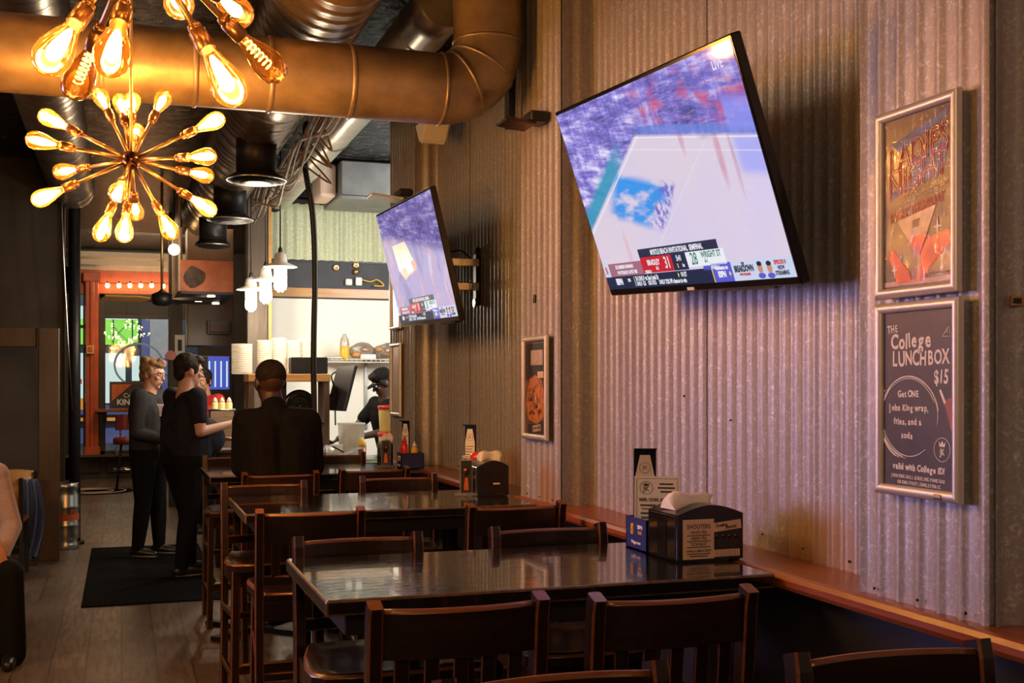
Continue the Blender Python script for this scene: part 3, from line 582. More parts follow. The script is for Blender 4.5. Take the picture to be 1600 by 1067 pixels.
def menu_card(label, loc, rz, w, h, lean):
    T = Matrix.Translation(Vector(loc)) @ Matrix.Rotation(rz, 4, 'Z') @ Matrix.Rotation(lean, 4, 'X'); t = thing('menu_card', label, 'menu card', T=T, group='printed menu cards in the caddies')
    mb = MB('paper'); mb.box((0, 0, h/2), (w, .002, h)); mb.build('card', t)
    P = frame((0, -.0012, 0), (1, 0, 0), (0, 0, 1), (0, -1, 0)); mb = MB('ink')
    for q in (-1, 1): mb.box((q*w*.45, -.0012, h/2), (.0012, .0006, h*.93)); mb.box((0, -.0012, h/2 + q*h*.465), (w*.9, .0006, .0012))
    c = (-w*.24, h*.82)
    mb.tube([P @ Vector((c[0] + .021*math.cos(k*PI/12), c[1] + .021*math.sin(k*PI/12), 0)) for k in range(24)], .0009, 4, closed=True); mb.text('JK', .022, P @ Matrix.Translation((c[0], c[1] - .004, 0)), 'ink', bold=.0004)
    mb.prism([(-.008, 0), (.008, 0), (.010, .010), (.004, .005), (0, .012), (-.004, .005), (-.010, .010)], P @ Matrix.Translation((c[0], c[1] + .006, 0)), .0004)
    mb.text('BEER, CIDER, SELTZERS', .0135, P @ Matrix.Translation((0, .63*h, 0)), 'ink', wx=.85, bold=.0006)
    for z, x, wd in ((.88, .2, .30), (.82, .2, .38), (.76, .2, .26), (.545, -.2, .34), (.49, -.04, .6), (.42, -.24, .24), (.36, -.1, .5), (.34, -.1, .48), (.27, -.2, .36), (.22, -.08, .5)): mb.box((x*w, -.0013, z*h), (wd*w, .0006, .0055 if wd < .4 else .003))
    mb.build('lettering', t); return t
menu_card('white printed menu card leaning in the nearest blue caddy', (1.672, 3.445, TZ + .03), -.50, .15, .21, -.10)
menu_card('small printed card below the tall card on the middle table', (1.665, 5.60, TZ + .03), -.6, .07, .15, -.05)
def bottle(label, loc, m, cap, h=.19, r=.032, name='ketchup_bottle', cat='sauce bottle'):
    t = thing(name, label, cat, loc, 0, 'sauce bottles on the tables'); mb = MB(m); mb.lathe([(r*.9, 0), (r, .01), (r, h*.55), (r*.85, h*.72), (r*.45, h*.80), (r*.42, h*.84)], n=18); mb.build('body', t)
    mb = MB(cap); mb.lathe([(r*.55, h*.80), (r*.55, h*.88), (r*.3, h*.92), (r*.12, h)], n=14); mb.build('cap', t); return t
bottle('red ketchup bottle in the blue caddy of the seated man\'s table', (1.735, 7.275, TZ + .005), 'red_plastic', 'red_plastic', .20)
bottle('yellow mustard bottle in the blue caddy of the seated man\'s table', (1.79, 7.24, TZ + .005), 'yellow_plastic', 'white_plastic', .165, .026, 'mustard_bottle')
t = thing('ketchup_bottle', 'upside down ketchup bottle with big ridged red cap behind the plain dispenser', 'sauce bottle', (1.715, 5.585, TZ), 0, 'sauce bottles on the tables')
mb = MB('red_plastic'); mb.lathe([(.03, 0), (.034, .01), (.034, .10), (.03, .145)], n=18); mb.build('body', t)
mb = MB('red_plastic'); mb.lathe([(.03, .145), (.044, .15), (.047, .165), (.044, .185), (.030, .197), (.012, .20)], n=12); mb.build('cap', t)
def stand(label, loc, rz):
    t = thing('acrylic_stand', label, 'acrylic stand', loc, rz, 'clear card stands with orange pictures'); mb = MB('clear_plastic'); mb.box((0, 0, .095), (.062, .024, .17), bevel=.003); mb.box((0, 0, .006), (.11, .08, .012), bevel=.004); mb.build('holder', t)
    mb = MB('bronze', 'shop_orange', 'ink'); mb.box((0, -.0135, .095), (.052, .0015, .155), m='ink'); mb.ball((0, -.0145, .12), .016, 'bronze', 1, (1, .1, 1.5)); mb.prism([(-.012, .03), (.012, .03), (.007, .09), (-.007, .09)], frame((0, -.0142, 0), (1, 0, 0), (0, 0, 1), (0, -1, 0)), .0012, m=pm('orange print', (.62, .13, .03), .5)); mb.build('picture', t); return t
stand('clear acrylic card stand left of the plain napkin dispenser', (1.585, 5.37, TZ), -.25); stand('clear acrylic card stand left of the seated man\'s caddy', (1.63, 7.36, TZ), -.4)
# ------------------------------------------------------------------ screens
def tv_frame(yaw, pit, roll, c):
    rt = Vector((CS, -SN, 0)); fw = Vector((SN, CS, 0)); up = Vector((0, 0, 1)); y, p, r = map(math.radians, (yaw, pit, roll))
    R = rt*math.cos(y) + fw*math.sin(y); N = rt*math.sin(y) - fw*math.cos(y); n = N*math.cos(p) - up*math.sin(p); u = up*math.cos(p) + N*math.sin(p)
    R2 = R*math.cos(r) + u*math.sin(r); u2 = u*math.cos(r) - R*math.sin(r); o = rt*c[0] + fw*c[1] + up*(c[2] + EYE); return frame(o, R2, u2, n)
def smooth_pic(name, second):
    m = NT(name); tc = m.n('ShaderNodeTexCoord'); sp = m.n('ShaderNodeSeparateXYZ', i_0=tc.outputs['Object']); x, y = sp.outputs[0], sp.outputs[1]
    lin = lambda a, b, c: m.math('ADD', m.math('ADD', m.math('MULTIPLY', x, a), m.math('MULTIPLY', y, b)), c)
    st = m.noise(m.obj((2.5, 9, 1)), 3.2, 5, .7, .4); st2 = m.noise(m.obj((14, 5, 1)), 2.2, 4, .7); fine = m.noise(m.obj((5, 40, 1)), 3, 4, .7)
    band = lambda v, lo, hi, sft: m.math('MULTIPLY', m.step(v, lo - sft, lo + sft), m.math('SUBTRACT', 1, m.step(v, hi - sft, hi + sft)))
    tilt = lin(.15, 1, 0)
    sm = m.n('ShaderNodeCombineXYZ', i_0=m.math('MULTIPLY', x, 1.6), i_1=m.math('MULTIPLY', tilt, 9.0)).outputs[0]
    big = m.noise(m.obj((1, 1.6, 1)), 4.0, 3, .6, .6); streak = m.noise(sm, 3.4, 5, .65, .3); vert = m.noise(m.obj((20, 4, 1)), 1.8, 4, .7)
    f = m.math('ADD', m.math('ADD', m.math('MULTIPLY', streak, .5), m.math('MULTIPLY', big, .32)), m.math('MULTIPLY', vert, .18))
    crowd = m.ramp(f, (.33, (.05, .045, .16)), (.43, (.14, .12, .45)), (.50, (.24, .20, .68)), (.56, (.55, .48, .92)), (.62, (.95, .92, 1)), (.70, (.20, .15, .50)))
    crowd = m.mix(m.math('MULTIPLY', m.step(fine, .5, .75), .45), crowd, (.80, .78, 1))
    redn = m.math('MULTIPLY', m.step(m.math('ADD', m.math('MULTIPLY', streak, .5), m.math('MULTIPLY', m.noise(m.obj((4, 4, 1)), 3.0, 3), .5)), .47, .60), band(tilt, .20, .36, .06)); redn = m.math('MULTIPLY', redn, m.step(x, -.12, .05))
    if not second: crowd = m.mix(m.math('MULTIPLY', redn, .75), crowd, m.mix(vert, (.40, .02, .10), (.80, .16, .28)))
    court = m.mix(m.noise(m.obj((1.2, 1.2, 1)), 2.2, 3), (.86, .70, .70), (.66, .62, .95)); court = m.mix(m.math('MULTIPLY', m.step(fine, .5, .75), .2), court, (.95, .90, .98))
    if not second:
        side = lin(-.5216, 1, 0)
        cm = m.math('MULTIPLY', m.math('SUBTRACT', 1, m.step(tilt, .165, .180)), m.math('SUBTRACT', 1, m.step(side, .212, .228)))
        tq = m.math('MULTIPLY', band(lin(.24, 1, 0), -.16, .012, .02), band(lin(1, -.8, 0), -.36, .05, .05)); court = m.mix(m.math('MULTIPLY', tq, m.step(m.noise(m.obj((2, 6, 1)), 3.0, 4), .36, .54)), court, (.05, .33, .88))
        lg = m.math('MULTIPLY', band(lin(1, -1.1, 0), -.01, .10, .02), band(lin(.24, 1, 0), -.15, .02, .02)); court = m.mix(m.math('MULTIPLY', lg, m.step(m.noise(m.obj((16, 16, 1)), 2.5, 2), .45, .6)), court, (.20, .16, .62)); 
        crowd = m.mix(m.math('MULTIPLY', band(side, .21, .29, .02), m.math('SUBTRACT', 1, m.step(x, -.30, -.15))), crowd, m.mix(streak, (.02, .22, .42), (.10, .45, .70)))
        crowd = m.mix(m.math('MULTIPLY', m.math('MULTIPLY', band(tilt, .175, .205, .006), m.step(x, -.1, .0)), .8), crowd, m.mix(vert, (.05, .16, .55), (.30, .36, .95)))
        crowd = m.mix(m.math('MULTIPLY', m.math('MULTIPLY', m.step(x, .47, .50), band(tilt, .18, .28, .02)), .8), crowd, (.30, .32, .95))
        court = m.mix(m.math('MULTIPLY', m.step(x, .46, .52), band(tilt, .06, .17, .02)), court, (.46, .46, .97))
        for v, c0, wd, wt in ((tilt, .165, .002, .8), (side, .205, .003, .8), (tilt, .125, .0018, .5), (lin(1, -1.6, 0), .18, .003, .35)): court = m.mix(m.math('MULTIPLY', band(v, c0 - wd, c0 + wd, wd), wt), court, (.95, .95, 1))
        for (a, b, sx, sy, cc) in ((.40, .05, .014, .075, (.62, .10, .20)), (.47, .02, .008, .085, (.55, .25, .35)), (.21, .155, .012, .06, (.60, .08, .16)), (.37, .12, .05, .012, (.40, .30, .55)), (-.36, -.22, .012, .09, (.80, .40, .42))):
            q = m.math('ADD', m.math('POWER', m.math('DIVIDE', m.math('SUBTRACT', x, a), sx), 2), m.math('POWER', m.math('DIVIDE', m.math('SUBTRACT', y, b), sy), 2)); court = m.mix(m.math('MULTIPLY', m.math('SUBTRACT', 1, m.step(q, .0, 2.6)), m.math('MULTIPLY', vert, .95)), court, cc)
    else:
        cm = m.math('SUBTRACT', 1, m.step(tilt, .07, .16)); court = m.mix(.45, court, m.ramp(m.noise(m.obj((2.2, 1.4, 1)), 2.2, 4, .6, .6), (.38, (.10, .10, .45)), (.48, (.42, .38, .85)), (.58, (.60, .30, .42)), (.7, (.80, .74, .95))))
        crowd = m.mix(.35, crowd, (.14, .07, .08))  # brownish tint stands in for a reflection on the upper glass
    col = m.mix(cm, crowd, court); m.set(color=(.01, .01, .012), rough=.07, spec=.5, ecol=col, emit=.92); return m.m
M['pic1'] = smooth_pic('basketball broadcast picture', False); M['pic2'] = smooth_pic('second basketball broadcast picture', True)
for nm, c, s in (('g_navy', (.010, .022, .075), .9), ('g_red', (.58, .012, .03), 1), ('g_white', (.88, .90, .97), .95), ('g_mauve', (.42, .16, .24), .9), ('g_ticker', (.006, .020, .065), .9), ('g_green', (.02, .24, .16), .9), ('g_blue', (.10, .10, .62), 1), ('g_yellow', (.85, .75, .05), 1), ('g_pale', (.62, .70, .90), .95), ('g_skin', (.62, .30, .20), .9), ('g_dark', (.02, .02, .05), .8), ('g_cream', (.85, .66, .48), .95)): M[nm] = em('broadcast ' + nm[2:], c, s)
def television(label, T, W, H, pic, second, wall_y):
    t = thing('television', label, 'television', T=T, group='wall mounted televisions'); b = .010
    mb = MB('black_gloss'); mb.box((0, 0, -.018), (W, H, .034), bevel=.004); mb.box((0, -H*.12, -.05), (W*.82, H*.66, .05), bevel=.015); mb.box((.3, -H/2 + .0, -.05), (.3, .03, .05), bevel=.008); mb.build('casing', t)
    sw, sh = W - 2*b, H - .012 - .026; y0 = .006
    mb = MB(pic); mb.box((0, y0, -.0002), (sw, sh, .002)); s = mb.build('screen', t)
    L, Bt = -sw/2, y0 - sh/2; z = .0012
    def R(x0, x1, q0, q1, m, mb, zz=0): mb.box((L + (x0 + x1)/2*sw, Bt + (q0 + q1)/2*sh, z + zz), ((x1 - x0)*sw, (q1 - q0)*sh, .0004), m=m)
    def X(mb, s_, x, q, size, m, wx=.8, zz=.0006, ax='CENTER', bold=.0008): mb.text(s_, size*H, Matrix.Translation((L + x*sw, Bt + q*sh, z + zz)), m, ax, wx, bold, depth=.0001)
    mb = MB('g_navy')
    R(.26, .70, .155, .205, 'g_navy', mb); R(.26, .445, .075, .16, 'g_red', mb, .0001); R(.04, .26, .07, .145, 'g_mauve', mb); R(.0, .04, .07, .145, 'g_pale', mb); R(.445, .525, .075, .16, 'g_navy', mb, .0001); R(.525, .72, .085, .16, 'g_white', mb, .0001); R(.60, .72, .062, .085, 'g_blue', mb); R(0, .64, 0, .072, 'g_ticker', mb); R(.64, .735, 0, .092, 'g_blue', mb, .0001); R(.735, 1, 0, .092, 'g_pale', mb)
    R(.637, .641, 0, .072, 'g_yellow', mb, .0002); R(.185, .187, .008, .065, 'g_white', mb, .0002)
    mb.prism([(L + .455*sw, Bt + .066*sh), (L + .462*sw, Bt + .052*sh), (L + .455*sw, Bt + .038*sh)], Matrix.Translation((0, 0, z + .0003)), .0003, m='g_yellow')
    mb.build('score_graphic', s)
    mb = MB('g_white')
    X(mb, 'MYRTLE BEACH INVITATIONAL  SEMIFINAL', .48, .180, .036, 'g_white', .72); X(mb, 'BRADLEY', .335, .128, .038, 'g_white'); X(mb, '4-1', .35, .096, .028, 'g_white'); X(mb, '31', .415, .118, .080, 'g_white', .75); X(mb, '5:41', .485, .135, .036, 'g_white'); X(mb, '2', .47, .098, .026, 'g_yellow'); X(mb, '1st', .50, .098, .022, 'g_white'); X(mb, '28', .565, .122, .080, 'g_green', .75); X(mb, 'WRIGHT ST', .655, .138, .040, 'g_green', .8); X(mb, '6-1', .625, .108, .026, 'g_green'); X(mb, 'FOULS: 4', .66, .073, .022, 'g_white'); X(mb, 'FOULS: 3', .29, .082, .020, 'g_white')
    X(mb, '35 DARREN HANNAH', .145, .122, .026, 'g_white'); X(mb, 'OF VS TEXAS ST: 16 PTS 7 REB', .155, .090, .024, 'g_white', .7); X(mb, 'B', .02, .108, .05, 'g_red')
    X(mb, 'ESPN', .085, .040, .042, 'g_white', .8, bold=.002); X(mb, 'CFB', .152, .045, .022, 'g_white'); X(mb, '24 UNLV vs San Jos\u00e9 St', .195, .050, .034, 'g_white', .75, ax='LEFT'); X(mb, 'UNLV -2.5    O/U 59.5     UNLV 72% FPI chance to win', .195, .022, .030, 'g_white', .75, ax='LEFT'); X(mb, '10 ET', .47, .052, .030, 'g_white', .8, ax='LEFT')
    X(mb, 'STREAMING ON', .688, .066, .018, 'g_white'); X(mb, 'ESPN', .683, .036, .036, 'g_white', .8, bold=.0015); X(mb, '+', .722, .036, .036, 'g_yellow', bold=.0015); X(mb, 'THE', .79, .078, .016, 'g_dark'); X(mb, 'BREAKDOWN', .79, .054, .038, 'g_dark', .62, bold=.0015); X(mb, 'WITH THE GANG', .79, .028, .013, 'g_red'); X(mb, 'EPISODE 8', .95, .070, .024, 'g_red', .75); X(mb, 'NOW', .95, .046, .024, 'g_dark', .75); X(mb, 'STREAMING', .95, .022, .024, 'g_dark', .75)
    if not second: X(mb, 'LIVE', .925, .925, .052, 'g_white', .85, bold=0)
    mb.build('lettering', s)
    mb = MB('g_skin', 'g_dark', 'g_blue')
    for k, (x, q) in enumerate(((.862, .052), (.902, .050))):
        c = (L + x*sw, Bt + q*sh, z + .0004); mb.ball(c, .016, 'g_skin', 2, (.85, 1.15, .02)); mb.ball((c[0], c[1] + .013, c[2] + .0002), .0145, 'g_dark', 2, (.95, .55, .02)); mb.ball((c[0], c[1] - .024, c[2] - .0001), .018, 'g_blue', 2, (1.1, .5, .02))
    mb.build('portraits', s)
    if second:
        mb = MB('g_cream', 'g_red', 'g_white'); K = Matrix.Translation((0, 0, z + .0003)); mb.prism([(-.35, -.024), (.018, .004), (-.097, .139), (-.393, .137)], K, .0003); mb.prism([(-.26, -.077), (.04, -.035), (.05, .005), (-.02, .02), (-.34, -.024)], K, .0004, m='g_red'); mb.prism([(-.17, -.052), (-.03, -.035), (-.10, .07), (-.17, .065), (-.165, .02), (-.20, .015)], K @ Matrix.Translation((0, 0, .0003)), .0003, m='g_white'); mb.build('replay_inset', s)
    else:
        mb = MB('white_plastic'); mb.box((0, -H/2 + .010, .0006), (.045, .010, .002)); mb.build('badge', t)
    # articulated bracket to the wall
    mb = MB('black_metal', 'chrome'); c = T.to_translation(); p = Vector((WX - .03, wall_y, c.z - .06)); bk = T @ Vector((0, -.06, -.07))
    mb.box(p, (.03, .06, .34), bevel=.004); mb.box(bk, (.02, .42, .30), rot=rotm(0, math.radians(-16), 0))
    for dz in (-.07, .07): mb.box((p + bk)/2 + Vector((0, 0, dz)), ((p.x - bk.x), .035, .045), bevel=.004, m='chrome')
    for dz in (-.155, .155): mb.cyl(p + Vector((-.02, 0, dz)), p + Vector((.0, 0, dz)), .026, n=14, m='chrome')
    mb.tube(bz(p + Vector((-.03, .03, .1)), p + Vector((-.09, .07, .16)), bk + Vector((.02, .05, .08)), n=6), .006, 6); mb.build('wall_mount', t, True)
    return t
T1 = tv_frame(-70.6, 20.2, -2.8, (.482, 3.737, .635)); television('large tilted television showing basketball with LIVE in its corner', T1, 1.24, .713, 'pic1', False, 3.38)
k = 1.24/1.1; T2 = tv_frame(-70.5, 13.5, -1.0, (-.498*k, 5.86*k, .607*k)); television('farther tilted television showing a replay inset, beside the kitchen opening', T2, 1.24, .713, 'pic2', True, 6.50)
# ------------------------------------------------------------------ posters in snap frames
def poster(label, y0, y1, z0, z1, group='framed posters on the wall', px=PX - .013):
    c = (px, (y0 + y1)/2, (z0 + z1)/2); W, H = y1 - y0, z1 - z0; T = frame(c, (0, -1, 0), (0, 0, 1), (-1, 0, 0)); t = thing('framed_poster', label, 'poster', T=T, group=group)
    mb = MB('silver_frame'); fw = .026; n = 6
    for k, (cx, cy, L, a) in enumerate(((0, H/2 - fw/2, W, 0), (0, -H/2 + fw/2, W, PI), (-W/2 + fw/2, 0, H, PI/2), (W/2 - fw/2, 0, H, -PI/2))):
        R = Matrix.Translation((cx, cy, 0)) @ Matrix.Rotation(a, 4, 'Z'); pr = [(-fw/2*math.cos(PI*j/n), .006 + .013*math.sin(PI*j/n)) for j in range(n + 1)]; A_ = []; B_ = []
        for (v, zz) in [(-fw/2, 0)] + pr + [(fw/2, 0)]:
            e = L/2 - (fw/2 - v); A_.append(mb.b.verts.new(R @ Vector((-e, v, zz)))); B_.append(mb.b.verts.new(R @ Vector((e, v, zz))))
        for j in range(len(A_) - 1): mb.face((A_[j], A_[j+1], B_[j+1], B_[j]), 0, 0 < j < len(A_) - 2)
    mb.build('frame', t); return t, W - 2*fw + .004, H - 2*fw + .004
m = NT('smoky neon poster print'); v = m.obj(); f = m.noise(v, 7, 4, .6, .5); m.set(color=m.ramp(f, (.3, (.035, .02, .016)), (.7, (.16, .075, .04))), rough=.45, coat=.15, crough=.15); M['print_dark'] = m.m
m = NT('chalkboard print'); f = m.noise(m.obj((1, 1, 1)), 10, 5, .7); m.set(color=m.ramp(f, (.3, (.030, .024, .025)), (.75, (.062, .05, .048))), rough=.45); M['chalkboard'] = m.m
M['pink_ink'] = pm('pink neon ink', (.80, .16, .14), .5, 0, .06, 60); M['blue_ink'] = pm('dusty blue paint strokes', (.10, .13, .32), .5, 0, .5, 9, (1, 6, 1)); M['red_ink'] = pm('red drink ink', (.62, .025, .03), .4, 0, .25, 20); M['glove'] = pm('red glove print', (.72, .07, .04), .45, 0, .3, 14); M['haze_ink'] = pm('pale glass print', (.42, .30, .26), .4, 0, .3, 20); M['food'] = pm('fried food print', (.42, .14, .035), .45, 0, .7, 30); M['skin_ink'] = pm('hand print', (.30, .10, .06), .5, 0, .2, 20)
m = NT('wrinkled film'); tr = m.n('ShaderNodeBsdfTransparent', i_0=(1, 1, 1, 1)); f = m.noise(m.obj((9, 3, 1)), 3.2, 3, .5, 1.5); bp = m.n('ShaderNodeBump', i_Strength=.55, i_Distance=.010, i_Height=f); gl = m.n('ShaderNodeBsdfGlossy', i_Roughness=.05, i_Normal=bp.outputs[0]); mx = m.n('ShaderNodeMixShader', i_0=.016, i_1=tr.outputs[0], i_2=gl.outputs[0]); m.t.links.new(mx.outputs[0], m.out.inputs[0]); M['film'] = m.m
# ladies night
t, w, h = poster('framed ladies night poster with neon lettering and red gloved hands, upper of the pair', 2.178, 2.486, 1.760, 2.231)
mb = MB('print_dark'); mb.box((0, 0, .002), (w, h, .003)); pr = mb.build('print', t)
mb = MB('blue_ink'); R = Matrix.Translation((0, 0, .0038))
mb.prism([(-.095, .150), (.075, .188), (.115, .20), (.10, .178), (-.07, .125)], R, .0003); mb.prism([(-.11, .005), (-.05, .028), (.075, .04), (.085, .07), (.03, .065), (-.09, .03)], R, .0003); mb.prism([(-.03, .10), (.11, .13), (.10, .06), (-.02, .05)], R, .0002); mb.build('brush_strokes', pr)
mb = MB('pink_ink', 'haze_ink'); K = R @ Matrix.Translation((0, 0, .0008))
Sh = Matrix.Identity(4); Sh[1][0] = .16
for s_, y, sz, x in (('LADIES', .118, .088, .004), ('NIGHT', .058, .088, .0)): mb.text(s_, sz, K @ Matrix.Translation((x, y, 0)) @ Sh, 'pink_ink', wx=.80, outline=.0011, bold=0)
mb.text('EVERY THURSDAY', .034, K @ Matrix.Translation((.0, -.022, 0)) @ Sh, 'pink_ink', wx=.72, outline=.0006); mb.text('half price', .016, K @ Matrix.Translation((-.02, .022, .0004)) @ Sh, 'haze_ink'); mb.text('SIGNATURE COCKTAILS', .011, K @ Matrix.Translation((.05, .016, .0004)) @ Sh, 'haze_ink'); mb.text('LIMITED TIME ONLY', .010, K @ Matrix.Translation((.075, -.185, .001)), 'haze_ink'); mb.build('lettering', pr)
mb = MB('glove', 'haze_ink', 'red_ink')
mb.prism([(-.075, -.20), (-.105, -.135), (-.10, -.115), (-.085, -.118), (-.055, -.15), (-.03, -.17), (-.02, -.20)], R, .0005, 'glove'); mb.prism([(-.01, -.20), (.005, -.14), (.035, -.10), (.075, -.092), (.115, -.085), (.118, -.12), (.085, -.14), (.045, -.17), (.025, -.20)], R, .0005, 'glove')
G = R @ Matrix.Translation((0, 0, .0006)); mb.prism([(-.075, -.045), (.070, -.022), (.012, -.135), (.010, -.20), (.002, -.20), (.001, -.135)], G, .0003, 'haze_ink'); mb.prism([(-.036, -.090), (.040, -.084), (.012, -.133), (.0, -.133)], G @ Matrix.Translation((0, 0, .0003)), .0003, 'red_ink'); mb.prism([(-.018, -.05), (.012, -.046), (.010, -.066), (-.016, -.068)], G @ Matrix.Translation((0, 0, .0003)), .0003, 'print_dark')
for x, y, r in ((.075, -.075, .028), (-.085, -.165, .022), (.100, -.05, .010), (-.06, -.135, .009), (.045, -.095, .008)): mb.prism([(0, r), (r*.12, r*.12), (r*.6, 0), (r*.12, -r*.12), (0, -r), (-r*.12, -r*.12), (-r*.6, 0), (-r*.12, r*.12)], G @ Matrix.Translation((x, y, .0004)), .0003, 'white_ink')
mb.box((0, -h/2 + .012, .004), (w*.96, .012, .0005), m='haze_ink'); mb.build('artwork', pr)
mb = MB('film'); mb.box((0, 0, .0062), (w, h, .0006)); mb.build('clear_film', t)
# college lunchbox
t, w, h = poster('framed chalkboard poster for the college lunchbox, lower of the pair', 2.172, 2.487, 1.270, 1.750)
mb = MB('chalkboard'); mb.box((0, 0, .002), (w, h, .003)); pr = mb.build('print', t); R = Matrix.Translation((0, 0, .004)); rj = random.Random(5)
def hand(mb, s_, size, x, y, wx=.8, rot=0, bold=.0012, m='white_ink'):
    n = len(s_); cw = size*.62*wx; x0 = x - cw*n/2; cur = x0
    adv = {'i': .42, 'l': .42, 'I': .5, ' ': .55, '.': .45, ',': .4, '!': .4, 'm': 1.3, 'w': 1.25, 'W': 1.4, 'r': .75, 't': .7, 'f': .7, 'j': .5, '1': .7}; tot = sum(adv.get(c, 1.2 if c.isupper() else 1) for c in s_)*cw; cur = x - tot/2
    for c in s_:
        a = adv.get(c, 1.2 if c.isupper() else 1)*cw
        if c != ' ': mb.text(c, size*rj.uniform(.95, 1.06), R @ Matrix.Rotation(rot, 4, 'Z') @ Matrix.Translation((cur + a/2, y + rj.uniform(-.03, .03)*size, 0)) @ Matrix.Rotation(rj.uniform(-.09, .09), 4, 'Z'), m, wx=wx, bold=bold)
        cur += a
mb = MB('white_ink')
hand(mb, 'THE', .026, -.085, .178, .75, .06, .0006); hand(mb, 'College', .050, -.022, .142, .82, .03, .0016); hand(mb, 'LUNCHBOX', .050, .008, .098, .72, .015, .0012); hand(mb, '$15', .046, .085, .052, .7, 0, .0012)
mb.build('heading_lettering', pr); mb = MB('white_ink')
for k, s_ in enumerate(('Get ONE', 'John King wrap,', 'fries, and a', 'soda')): hand(mb, s_, .0225, -.035 - .002*k, .012 - .034*k, .82, 0, .0007)
mb.build('offer_lettering', pr); mb = MB('white_ink'); hand(mb, 'valid with College ID!', .0215, .002, -.168, .85, -.012, .0008); hand(mb, 'JOHN KING GRILL & DUELING PIANO BAR', .0125, .0, -.192, .74, -.012, .0002); hand(mb, '428 KING STREET, CHARLESTON SC', .0115, .005, -.206, .72, -.012, .0002)
mb.build('footer_lettering', pr)
mb = MB('white_ink', 'skin_ink')
for k in range(5):
    r = .107 + .0022*k*rj.choice((-1, 1)); a0 = rj.uniform(-.2, .5) + (0 if k < 3 else 2.6); sp = rj.uniform(4.2, 5.9) if k < 3 else rj.uniform(1, 2.2); P = []
    for j in range(46):
        q = a0 + sp*j/45; x, y = -.033 + r*1.0*math.cos(q) + .0015*math.sin(3*q + k), -.045 + r*.93*math.sin(q)
        if abs(x) < w/2 - .003: P.append(R @ Vector((x, y, .0002)))
        elif len(P) > 2: mb.tube(P, .0013, 4, 'white_ink'); P = []
        else: P = []
    if len(P) > 2: mb.tube(P, .0014, 4, 'white_ink')
c = (.088, -.118); mb.tube([R @ Vector((c[0] + .028*math.cos(k*PI/14), c[1] + .028*math.sin(k*PI/14), 0)) for k in range(28)], .0010, 4, 'white_ink', closed=True)
mb.text('JK', .022, R @ Matrix.Translation((c[0], c[1] - .006, 0)), 'white_ink', wx=.75, bold=.0005); mb.prism([(-.009, 0), (.009, 0), (.012, .013), (.005, .006), (0, .015), (-.005, .006), (-.012, .013)], R @ Matrix.Translation((c[0], c[1] + .007, 0)), .0004)
for a, b in (((.088, .150), (.112, .172)), ((.112, .172), (.118, .148)), ((.118, .148), (.088, .150)), ((.094, .152), (.108, .164)), ((.104, .168), (.110, .152))): mb.tube([R @ Vector((*a, 0)), R @ Vector((*b, 0))], .0008, 4, 'white_ink')
mb.prism([(.078, .022), (.084, .025), (.102, -.006), (.095, -.010)], R, .0006, 'white_ink'); mb.prism([(.093, -.008), (.112, .004), (w/2 - .002, .005), (w/2 - .002, -.08), (.118, -.07), (.105, -.03)], R, .0004, 'skin_ink'); mb.build('drawing', pr)
mb = MB('brass', 'ink'); mb.box((.09, -.240 + .013, .0205), (.024, .012, .001)); mb.box((.09, -.240 + .008, .0211), (.024, .005, .0006), m='ink'); mb.build('sticker', t)
# food poster and the two at the far pier
t, w, h = poster('framed food poster on the pier between the two screens', 4.885, 5.225, 1.285, 1.770)
mb = MB('print_dark', 'food', 'haze_ink', 'ink', 'cream'); mb.box((0, 0, .002), (w, h, .003)); mb.box((0, .12, .0038), (w*.96, .17, .0006), m='ink'); mb.prism([(-.11, -.02), (-.13, -.09), (-.10, -.15), (.02, -.17), (.11, -.14), (.125, -.05), (.09, .035), (.0, .06), (-.08, .04)], Matrix.Translation((0, 0, .0038)), .0008, 'food')
for k in range(12): mb.ball((random.uniform(-.09, .09), random.uniform(-.12, .02), .005), random.uniform(.012, .026), 'food', 1, (1, 1.5, .06))
mb.box((.07, .06, .0044), (.08, .03, .0006), m='cream'); mb.box((.03, -.19, .0042), (w*.9, .055, .0006), rot=rotm(0, 0, .1), m='ink'); mb.box((.02, -.188, .0049), (.11, .03, .0006), rot=rotm(0, 0, .1), m='haze_ink'); mb.text('JOHN KING', .018, Matrix.Translation((.02, -.188, .0056)) @ Matrix.Rotation(.1, 4, 'Z'), 'ink'); mb.box((.02, .14, .0044), (.16, .07, .0005), m='haze_ink'); mb.build('print', t)
mb = MB('film'); mb.box((0, 0, .0065), (w, h, .0006)); mb.build('clear_film', t)
M['faded'] = pm('faded pale print', (.46, .38, .36), .35, 0, .15, 4)
for k, (z0, z1, lb) in enumerate(((1.925, 2.40, 'pale framed poster at the kitchen end of the wall, upper one behind the smaller screen'), (1.315, 1.83, 'pale framed poster at the kitchen end of the wall, lower one'))):
    t, w, h = poster(lb, 7.78, 8.10, z0, z1); mb = MB('faded', 'haze_ink'); mb.box((0, 0, .002), (w, h, .003)); mb.box((0, h*.2, .0038), (w*.7, h*.3, .0005), m='haze_ink'); mb.build('print', t)
mb = MB('brass', 'ink'); mb.box(A(1590, 470, Y=2.10), (.04, .006, .022)); mb.box(A(1590, 470, Y=2.096), (.02, .004, .012), m='ink'); solo(mb, 'sticker', 'small square gold sticker on the side of the steel pier, right edge', 'sticker')
mb = MB('black'); mb.box((PX - .004, 5.10, 1.945), (.012, .018, .04), bevel=.002); solo(mb, 'wall_clip', 'small black clip on the pier above the food poster', 'clip')
